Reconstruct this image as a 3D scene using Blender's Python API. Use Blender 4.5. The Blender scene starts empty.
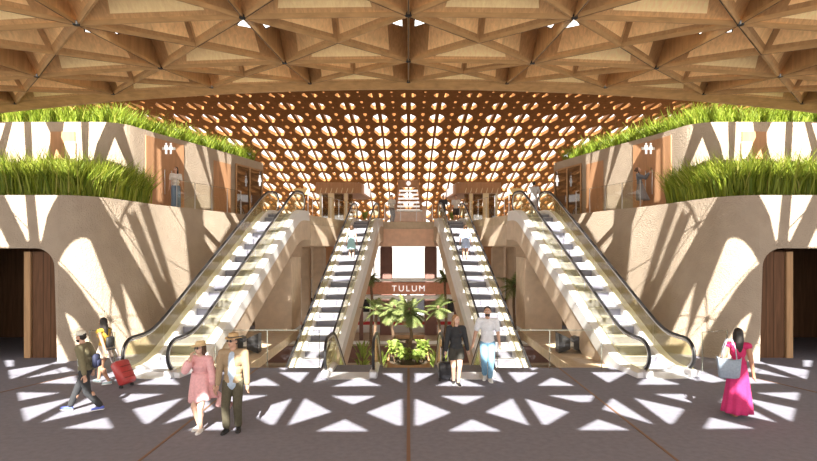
import bpy, math, random
from mathutils import Vector, Matrix, Euler
from mathutils.geometry import delaunay_2d_cdt

random.seed(7)
SC = bpy.context.scene
COL = SC.collection
PI = math.pi
ELEV = math.radians(42)
COT = 1 / math.tan(ELEV)
ZS = 9.6           # height of the flat roof skin above the concourse
UPZ = 4.85         # upper floor level
LOWZ = -3.0        # platform level

# ------------------------------------------------------------------ materials
def new_mat(name):
    m = bpy.data.materials.new(name); m.use_nodes = True
    nt = m.node_tree
    return m, nt, nt.nodes['Principled BSDF']

def pmat(name, col, rough=0.6, metal=0.0, noise=None, bump=None, spec=None, emit=None):
    m, nt, b = new_mat(name)
    b.inputs['Base Color'].default_value = (*col, 1)
    b.inputs['Roughness'].default_value = rough
    b.inputs['Metallic'].default_value = metal
    if spec is not None: b.inputs['Specular IOR Level'].default_value = spec
    if emit:
        b.inputs['Emission Color'].default_value = (*emit[0], 1); b.inputs['Emission Strength'].default_value = emit[1]
    tc = nt.nodes.new('ShaderNodeTexCoord')
    if noise:
        sc, amt = noise
        n = nt.nodes.new('ShaderNodeTexNoise'); n.inputs['Scale'].default_value = sc; n.inputs['Detail'].default_value = 5
        nt.links.new(tc.outputs['Object'], n.inputs['Vector'])
        r = nt.nodes.new('ShaderNodeValToRGB')
        r.color_ramp.elements[0].position = 0.3; r.color_ramp.elements[1].position = 0.7
        r.color_ramp.elements[0].color = (*[c * (1 - amt) for c in col], 1)
        r.color_ramp.elements[1].color = (*[min(1, c * (1 + amt)) for c in col], 1)
        nt.links.new(n.outputs['Fac'], r.inputs['Fac']); nt.links.new(r.outputs['Color'], b.inputs['Base Color'])
    if bump:
        sc, st, dist = bump
        n = nt.nodes.new('ShaderNodeTexNoise'); n.inputs['Scale'].default_value = sc; n.inputs['Detail'].default_value = 4
        nt.links.new(tc.outputs['Object'], n.inputs['Vector'])
        bp = nt.nodes.new('ShaderNodeBump'); bp.inputs['Strength'].default_value = st; bp.inputs['Distance'].default_value = dist
        nt.links.new(n.outputs['Fac'], bp.inputs['Height']); nt.links.new(bp.outputs['Normal'], b.inputs['Normal'])
    return m

def wood(name, col, amt=0.22, scale=(6, 6, 0.7), rough=0.55, island=0.0, spec=0.12):
    m, nt, b = new_mat(name)
    b.inputs['Roughness'].default_value = rough; b.inputs['Specular IOR Level'].default_value = spec
    tc = nt.nodes.new('ShaderNodeTexCoord')
    mp = nt.nodes.new('ShaderNodeMapping'); mp.inputs['Scale'].default_value = scale
    n = nt.nodes.new('ShaderNodeTexNoise'); n.inputs['Scale'].default_value = 2.5; n.inputs['Detail'].default_value = 6; n.inputs['Distortion'].default_value = 0.6
    r = nt.nodes.new('ShaderNodeValToRGB')
    r.color_ramp.elements[0].position = 0.3; r.color_ramp.elements[1].position = 0.72
    r.color_ramp.elements[0].color = (*[c * (1 - amt) for c in col], 1)
    r.color_ramp.elements[1].color = (*[min(1, c * (1 + amt)) for c in col], 1)
    nt.links.new(tc.outputs['Object'], mp.inputs['Vector']); nt.links.new(mp.outputs['Vector'], n.inputs['Vector'])
    nt.links.new(n.outputs['Fac'], r.inputs['Fac'])
    out = r.outputs['Color']
    if island:
        g = nt.nodes.new('ShaderNodeNewGeometry')
        mr = nt.nodes.new('ShaderNodeMapRange'); mr.inputs['To Min'].default_value = 1 - island; mr.inputs['To Max'].default_value = 1 + island
        nt.links.new(g.outputs['Random Per Island'], mr.inputs['Value'])
        mx = nt.nodes.new('ShaderNodeMix'); mx.data_type = 'RGBA'; mx.blend_type = 'MULTIPLY'; mx.inputs['Factor'].default_value = 1
        nt.links.new(out, mx.inputs['A']); nt.links.new(mr.outputs['Result'], mx.inputs['B'])
        out = mx.outputs['Result']
    nt.links.new(out, b.inputs['Base Color'])
    return m

def glass(name, tint, gloss=0.08, body=None):
    m = bpy.data.materials.new(name); m.use_nodes = True
    nt = m.node_tree; nt.nodes.clear()
    o = nt.nodes.new('ShaderNodeOutputMaterial'); mx = nt.nodes.new('ShaderNodeMixShader')
    t = nt.nodes.new('ShaderNodeBsdfTransparent'); t.inputs['Color'].default_value = (*tint, 1)
    g = nt.nodes.new('ShaderNodeBsdfGlossy'); g.inputs['Roughness'].default_value = 0.03
    f = nt.nodes.new('ShaderNodeLayerWeight'); f.inputs['Blend'].default_value = 0.5
    pw = nt.nodes.new('ShaderNodeMath'); pw.operation = 'POWER'; pw.inputs[1].default_value = 4.0
    ad = nt.nodes.new('ShaderNodeMath'); ad.operation = 'MULTIPLY_ADD'; ad.inputs[1].default_value = 0.55; ad.inputs[2].default_value = gloss * 0.5
    nt.links.new(f.outputs['Facing'], pw.inputs[0]); nt.links.new(pw.outputs[0], ad.inputs[0]); nt.links.new(ad.outputs[0], mx.inputs['Fac'])
    src = t.outputs[0]
    if body:
        df = nt.nodes.new('ShaderNodeBsdfDiffuse'); df.inputs['Color'].default_value = (*body[0], 1)
        tl = nt.nodes.new('ShaderNodeBsdfTranslucent'); tl.inputs['Color'].default_value = (*body[0], 1)
        m0 = nt.nodes.new('ShaderNodeMixShader'); m0.inputs['Fac'].default_value = 0.5
        nt.links.new(df.outputs[0], m0.inputs[1]); nt.links.new(tl.outputs[0], m0.inputs[2])
        m1 = nt.nodes.new('ShaderNodeMixShader'); m1.inputs['Fac'].default_value = body[1]
        nt.links.new(t.outputs[0], m1.inputs[1]); nt.links.new(m0.outputs[0], m1.inputs[2]); src = m1.outputs[0]
    nt.links.new(src, mx.inputs[1]); nt.links.new(g.outputs[0], mx.inputs[2]); nt.links.new(mx.outputs[0], o.inputs['Surface'])
    return m

M = {}
M['asphalt'] = pmat('asphalt', (0.200, 0.200, 0.245), 0.85, noise=(9, 0.10), bump=(60, 0.25, 0.02))
M['brass'] = pmat('brass_strip', (0.22, 0.12, 0.07), 0.5, 0.3)
M['tanfloor'] = pmat('tan_stone', (0.55, 0.44, 0.32), 0.8, noise=(4, 0.12))
M['stucco'] = pmat('sand_stucco', (0.41, 0.332, 0.255), 0.92, noise=(2.2, 0.07), bump=(24, 0.55, 0.05))
M['concrete'] = pmat('tan_concrete', (0.60, 0.475, 0.36), 0.88, noise=(3, 0.1), bump=(22, 0.25, 0.03))
M['concrete_red'] = pmat('warm_concrete', (0.78, 0.52, 0.38), 0.85, noise=(3, 0.1))
M['wood_light'] = wood('light_timber', (0.98, 0.72, 0.36), 0.10, (9, 4, 0.5), island=0.10)  # on the coffers: brightest tone, for the boards that catch the light
M['wood_mid'] = wood('mid_timber', (0.86, 0.56, 0.26), 0.14, (9, 4, 0.5), island=0.16)  # on the coffers: in-between lit tone of the diagonal boards
M['wood_shaded'] = wood('shaded_timber', (0.44, 0.25, 0.105), 0.18, (9, 4, 0.5), island=0.25)  # same coffer timber, darkened for its shaded faces
M['wood_beam'] = wood('beam_timber', (0.45, 0.27, 0.115), 0.18, (1.2, 1.2, 4))
M['wood_skin'] = wood('roof_board_timber', (0.58, 0.37, 0.19), 0.2, (4, 1, 1))
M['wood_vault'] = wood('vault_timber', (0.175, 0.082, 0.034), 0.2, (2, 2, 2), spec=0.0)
M['wood_halfshade'] = wood('halfshade_timber', (0.58, 0.345, 0.15), 0.18, (9, 4, 0.5), island=0.12)  # coffer timber darkened as shade beside the bright boards
M['skylight'] = pmat('glowing_skylight', (0.9, 0.9, 0.88), 0.6, emit=((1, 0.98, 0.94), 0.8))  # glow stands in for daylight coming through the panes
M['wood_lit_reveal'] = wood('lit_reveal_timber', (0.40, 0.19, 0.07), 0.15, (2, 2, 2))  # vault timber made paler, as if lit inside the openings
M['wood_door'] = wood('orange_door_timber', (0.48, 0.265, 0.145), 0.14, (3, 3, 0.35))
M['wood_dark'] = wood('dark_door_timber', (0.15, 0.075, 0.04), 0.25, (5, 5, 0.4))
M['wood_post'] = wood('pale_post_timber', (0.46, 0.28, 0.15), 0.15, (5, 5, 0.4))
M['black'] = pmat('black_rubber', (0.02, 0.02, 0.022), 0.4)
M['gapblack'] = pmat('black_joint', (0.012, 0.01, 0.008), 0.7)
M['steel'] = pmat('brushed_steel', (0.66, 0.66, 0.68), 0.32, 0.6)
M['white_metal'] = pmat('white_metal', (0.78, 0.78, 0.79), 0.4, 0.1)
M['step'] = pmat('escalator_step_grey', (0.46, 0.46, 0.49), 0.5, 0.1)
M['riser'] = pmat('escalator_riser_grey', (0.20, 0.20, 0.25), 0.5, 0.1)
M['glass_olive'] = glass('olive_tinted_glass', (0.86, 0.82, 0.58), 0.08, ((0.70, 0.64, 0.33), 0.24))
M['glass_clear'] = glass('clear_glass', (0.93, 0.92, 0.86))
M['glass_edge'] = glass('glass_edge', (0.75, 0.78, 0.70), 0.2, ((0.7, 0.75, 0.7), 0.25))
M['glass_dark'] = glass('dark_shop_glass', (0.45, 0.40, 0.34), 0.5)
M['soil'] = pmat('planting_soil', (0.07, 0.05, 0.03), 0.95, noise=(6, 0.3))
M['white'] = pmat('white_paint', (0.85, 0.85, 0.83), 0.5)
M['glow_white'] = pmat('glowing_white', (0.9, 0.9, 0.88), 0.5, emit=((1, 1, 1), 0.35))  # built-in glow brightens signs and portal slats without a lamp
M['red'] = pmat('red_paint', (0.55, 0.03, 0.04), 0.5)
M['train_window'] = pmat('train_window', (0.03, 0.03, 0.035), 0.15)
M['yellow'] = pmat('yellow_paint', (0.85, 0.62, 0.08), 0.5)
M['brick'] = pmat('brick_red_panel', (0.62, 0.28, 0.18), 0.8, noise=(8, 0.12))
M['column_dark'] = pmat('dark_brown_column', (0.21, 0.11, 0.09), 0.8, noise=(3, 0.1))
M['cream'] = pmat('sunlit_cream', (0.78, 0.66, 0.44), 0.8)  # kiosk column cream, also the painted sunlit tone on doors and canopy slits
M['trunk'] = pmat('palm_trunk', (0.16, 0.10, 0.06), 0.9, noise=(14, 0.35), bump=(25, 0.6, 0.03))
def leafmat(name, c0, c1, c2=None):
    m, nt, b = new_mat(name)
    g = nt.nodes.new('ShaderNodeNewGeometry'); r = nt.nodes.new('ShaderNodeValToRGB')
    r.color_ramp.elements[0].color = (*c0, 1); r.color_ramp.elements[1].color = (*c1, 1)
    if c2:
        e = r.color_ramp.elements.new(0.9); e.color = (*c1, 1); r.color_ramp.elements[-1].color = (*c2, 1)
    nt.links.new(g.outputs['Random Per Island'], r.inputs['Fac']); nt.links.new(r.outputs['Color'], b.inputs['Base Color'])
    b.inputs['Roughness'].default_value = 0.6
    nt2 = nt
    tr = nt.nodes.new('ShaderNodeBsdfTranslucent'); ms = nt.nodes.new('ShaderNodeMixShader'); ms.inputs['Fac'].default_value = 0.35
    out = [n for n in nt.nodes if n.type == 'OUTPUT_MATERIAL'][0]
    nt.links.new(r.outputs['Color'], tr.inputs['Color'])
    nt.links.new(b.outputs[0], ms.inputs[1]); nt.links.new(tr.outputs[0], ms.inputs[2]); nt.links.new(ms.outputs[0], out.inputs['Surface'])
    return m
M['grass'] = leafmat('grass_blades', (0.12, 0.19, 0.012), (0.40, 0.46, 0.05), (0.58, 0.54, 0.15))
M['grass_roof'] = leafmat('roof_grass_blades', (0.13, 0.21, 0.012), (0.38, 0.47, 0.045), (0.55, 0.55, 0.12))
M['palm'] = leafmat('palm_leaflets', (0.08, 0.125, 0.035), (0.32, 0.37, 0.13))
M['leaf'] = leafmat('bright_leaves', (0.14, 0.24, 0.03), (0.42, 0.50, 0.12))

_mc = {}
def cmat(col, rough=0.75, weave=0):
    k = (tuple(round(c, 3) for c in col), rough, weave)
    if k not in _mc:
        _mc[k] = pmat('cloth_%d' % len(_mc), col, rough, noise=(30, 0.1 if not weave else weave), bump=(90, 0.15, 0.004))
    return _mc[k]
def skinmat(col):
    k = ('skin', tuple(col))
    if k not in _mc: _mc[k] = pmat('skin_%d' % len(_mc), col, 0.5, noise=(20, 0.05))
    return _mc[k]

# ------------------------------------------------------------------ mesh helpers
class MB:
    def __init__(s): s.v = []; s.f = []; s.mi = []
    def add(s, vs, fs, mi=0):
        b = len(s.v); s.v += [tuple(v) for v in vs]; s.f += [tuple(b + i for i in f) for f in fs]; s.mi += [mi] * len(fs); return s
    def box(s, c, d, rz=0.0, mi=0, bev=0.0):
        x, y, z = d[0] / 2, d[1] / 2, d[2] / 2
        ca, sa = math.cos(rz), math.sin(rz)
        if bev:
            b = min(bev, x * .9, y * .9, z * .9)
            vs = []
            rings = [(-z, b), (-z + b, 0), (z - b, 0), (z, b)]
            for (zz, ins) in rings:
                for px, py in ((-x + b, -y + ins), (x - b, -y + ins), (x - ins, -y + b), (x - ins, y - b), (x - b, y - ins), (-x + b, y - ins), (-x + ins, y - b), (-x + ins, -y + b)):
                    vs.append((px, py, zz))
            fs = [tuple(range(7, -1, -1)), tuple(range(24, 32))]
            for r in range(3):
                for k in range(8): fs.append((r * 8 + k, r * 8 + (k + 1) % 8, r * 8 + 8 + (k + 1) % 8, r * 8 + 8 + k))
        else:
            vs = [(sx * x, sy * y, sz * z) for sz in (-1, 1) for sx, sy in ((-1, -1), (1, -1), (1, 1), (-1, 1))]
            fs = [(3, 2, 1, 0), (4, 5, 6, 7), (0, 1, 5, 4), (1, 2, 6, 5), (2, 3, 7, 6), (3, 0, 4, 7)]
        return s.add([(c[0] + ca * a - sa * b_, c[1] + sa * a + ca * b_, c[2] + e) for a, b_, e in vs], fs, mi)
    def prism(s, poly, z0, z1, mi=0):
        n = len(poly)
        vs = [(p[0], p[1], z0) for p in poly] + [(p[0], p[1], z1) for p in poly]
        fs = [tuple(range(n - 1, -1, -1)), tuple(range(n, 2 * n))] + [(i, (i + 1) % n, n + (i + 1) % n, n + i) for i in range(n)]
        return s.add(vs, fs, mi)
    def tube(s, path, r, seg=8, mi=0, closed=False, flat=None):
        path = [Vector(p) for p in path]; n = len(path); vs = []; fs = []
        rr = r if isinstance(r, (list, tuple)) else [r] * n
        up = Vector((0, 0, 1)); prev = None
        for i, p in enumerate(path):
            a = path[(i - 1) % n] if (closed or i > 0) else p; b = path[(i + 1) % n] if (closed or i < n - 1) else p
            t = (b - a).normalized()
            if prev is None:
                ref = up if abs(t.z) < 0.9 else Vector((1, 0, 0))
                u = t.cross(ref).normalized()
            else:
                u = (prev - t * prev.dot(t)).normalized()
            w = t.cross(u).normalized(); prev = u
            for k in range(seg):
                an = 2 * PI * k / seg
                vs.append(p + (u * math.cos(an) * (flat or 1) + w * math.sin(an)) * rr[i])
        m = n if closed else n - 1
        for i in range(m):
            for k in range(seg):
                j = (i + 1) % n
                fs.append((i * seg + k, i * seg + (k + 1) % seg, j * seg + (k + 1) % seg, j * seg + k))
        if not closed:
            fs.append(tuple(range(seg - 1, -1, -1))); fs.append(tuple((n - 1) * seg + k for k in range(seg)))
        return s.add(vs, fs, mi)
    def ell(s, c, r, rot=None, seg=14, rings=9, mi=0):
        vs = []; fs = []; c = Vector(c)
        R = rot if rot is not None else Matrix.Identity(3)
        for i in range(rings + 1):
            th = PI * i / rings
            for k in range(seg):
                ph = 2 * PI * k / seg
                vs.append(c + R @ Vector((r[0] * math.sin(th) * math.cos(ph), r[1] * math.sin(th) * math.sin(ph), r[2] * math.cos(th))))
        for i in range(rings):
            for k in range(seg):
                q = (i * seg + k, (i + 1) * seg + k, (i + 1) * seg + (k + 1) % seg, i * seg + (k + 1) % seg)
                fs.append(q)
        return s.add(vs, fs, mi)
    def cap(s, p0, p1, r0, r1, seg=12):
        p0 = Vector(p0); p1 = Vector(p1); d = (p1 - p0)
        L = d.length
        t = d / L if L > 1e-6 else Vector((0, 0, 1))
        ref = Vector((0, 0, 1)) if abs(t.z) < 0.9 else Vector((1, 0, 0))
        u = t.cross(ref).normalized(); w = t.cross(u)
        vs = []; fs = []; rows = []
        for a in (-80, -45, 0): rows.append((p0 + t * r0 * math.sin(math.radians(a)), r0 * math.cos(math.radians(a))))
        for a in (0, 45, 80): rows.append((p1 + t * r1 * math.sin(math.radians(a)), r1 * math.cos(math.radians(a))))
        for c, r in rows:
            for k in range(seg):
                an = 2 * PI * k / seg
                vs.append(c + (u * math.cos(an) + w * math.sin(an)) * r)
        for i in range(len(rows) - 1):
            for k in range(seg): fs.append((i * seg + k, i * seg + (k + 1) % seg, (i + 1) * seg + (k + 1) % seg, (i + 1) * seg + k))
        fs.append(tuple(range(seg - 1, -1, -1))); fs.append(tuple((len(rows) - 1) * seg + k for k in range(seg)))
        return s.add(vs, fs)
    def loft(s, rings, cap=False, mi=0):
        n = len(rings[0]); vs = [p for r in rings for p in r]; fs = []
        for i in range(len(rings) - 1):
            for k in range(n): fs.append((i * n + k, i * n + (k + 1) % n, (i + 1) * n + (k + 1) % n, (i + 1) * n + k))
        if cap: fs += [tuple(range(n - 1, -1, -1)), tuple((len(rings) - 1) * n + k for k in range(n))]
        return s.add(vs, fs, mi)
    def mirror(s):
        s.v = [(-x, y, z) for x, y, z in s.v]; s.f = [f[::-1] for f in s.f]; return s
    def build(s, name, mat, parent=None, smooth=False, kind=None):
        me = bpy.data.meshes.new(name); me.from_pydata(s.v, [], s.f)
        mats = mat if isinstance(mat, (list, tuple)) else [mat]
        for m in mats: me.materials.append(m)
        if len(mats) > 1: me.polygons.foreach_set('material_index', s.mi)
        if smooth: me.polygons.foreach_set('use_smooth', [True] * len(me.polygons))
        me.update()
        o = bpy.data.objects.new(name, me); COL.objects.link(o)
        if parent: o.parent = parent
        if kind: o['kind'] = kind
        return o

def tag(o, label, cat, group=None, kind=None):
    o['label'] = label; o['category'] = cat
    if group: o['group'] = group
    if kind: o['kind'] = kind
    return o
def thing(name, label, cat, loc=(0, 0, 0), rz=0.0, group=None):
    o = bpy.data.objects.new(name, None); COL.objects.link(o); o.empty_display_size = 0.2
    o.location = loc; o.rotation_euler = (0, 0, rz)
    return tag(o, label, cat, group)
def solidify(o, t, off=0):
    m = o.modifiers.new('thick', 'SOLIDIFY'); m.thickness = t; m.offset = off; return o

def remesh(mb, name, mat, parent, voxel, smooth=4, factor=0.5):
    me = bpy.data.meshes.new('tmp'); me.from_pydata(mb.v, [], mb.f); me.update()
    o = bpy.data.objects.new('tmp', me); COL.objects.link(o)
    r = o.modifiers.new('r', 'REMESH'); r.mode = 'VOXEL'; r.voxel_size = voxel
    if smooth:
        sm = o.modifiers.new('s', 'SMOOTH'); sm.factor = factor; sm.iterations = smooth
    dg = bpy.context.evaluated_depsgraph_get()
    nm = bpy.data.meshes.new_from_object(o.evaluated_get(dg))
    bpy.data.objects.remove(o); bpy.data.meshes.remove(me)
    nm.name = name; nm.materials.clear(); nm.materials.append(mat)
    nm.polygons.foreach_set('use_smooth', [True] * len(nm.polygons))
    ob = bpy.data.objects.new(name, nm); COL.objects.link(ob)
    if parent: ob.parent = parent
    return ob

def poly_with_holes(outer, holes, extra=()):
    """2-D triangulation of an outline minus hole outlines: (points, triangles)."""
    pts = []; edges = []
    for pl in [outer] + list(holes):
        b = len(pts); pts += [Vector(p) for p in pl]
        edges += [(b + i, b + (i + 1) % len(pl)) for i in range(len(pl))]
    for p in extra: pts.append(Vector(p))
    v, e, f, *_ = delaunay_2d_cdt(pts, edges, [], 0, 1e-5)
    def inside(p, pl):
        c = False; n = len(pl)
        for i in range(n):
            x0, y0 = pl[i]; x1, y1 = pl[(i + 1) % n]
            if (y0 > p[1]) != (y1 > p[1]) and p[0] < (x1 - x0) * (p[1] - y0) / (y1 - y0) + x0: c = not c
        return c
    out = []
    for t in f:
        cx = sum(v[i][0] for i in t) / len(t); cy = sum(v[i][1] for i in t) / len(t)
        if inside((cx, cy), outer) and not any(inside((cx, cy), h) for h in holes): out.append(tuple(t))
    return [tuple(p) for p in v], out

def catmull(pts, n=6):
    out = []
    for i in range(len(pts)-1):
        p0 = pts[max(i-1, 0)]; p1 = pts[i]; p2 = pts[i+1]; p3 = pts[min(i+2, len(pts)-1)]
        for k in range(n):
            t = k/n
            out.append(tuple(0.5*((2*b)+(-a+c)*t+(2*a-5*b+4*c-d)*t*t+(-a+3*b-3*c+d)*t**3) for a, b, c, d in zip(p0, p1, p2, p3)))
    out.append(tuple(pts[-1]))
    return out
# plan of the left side walls (x, y); the right side mirrors them
LOWER = [(-20, 16), (-13.8, 16)] + catmull([(-10.2, 16), (-9.75, 16.15), (-9.35, 16.6), (-9.15, 17.4), (-8.98, 18.6), (-8.8, 19.7), (-8.35, 21.4), (-7.75, 23.4), (-7.2, 25.4)], 5)
UPPER = [(-20, 19.1), (-13, 19.1)] + catmull([(-11.2, 19.1), (-10.5, 19.15), (-10.0, 19.5), (-9.75, 20.3), (-9.55, 21.1), (-8.85, 23.3), (-8.2, 25.5), (-7.45, 28.2)], 5)

def _batter(pl):
    """foot of the side wall: plumb at the front, leaning back along the side"""
    out = []
    for i, p in enumerate(pl):
        a = pl[max(i - 1, 0)]; b = pl[min(i + 1, len(pl) - 1)]
        tx, ty = b[0] - a[0], b[1] - a[1]; l = math.hypot(tx, ty); tx, ty = tx / l, ty / l
        q = max(0.0, min(1.0, (p[1] - 16.0) / 2.0)); q = q * q * (3 - 2 * q)
        out.append((p[0] + ty * 0.95 * q, p[1] - tx * 0.95 * q))
    return out
LOWER_FOOT = _batter(LOWER)

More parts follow.
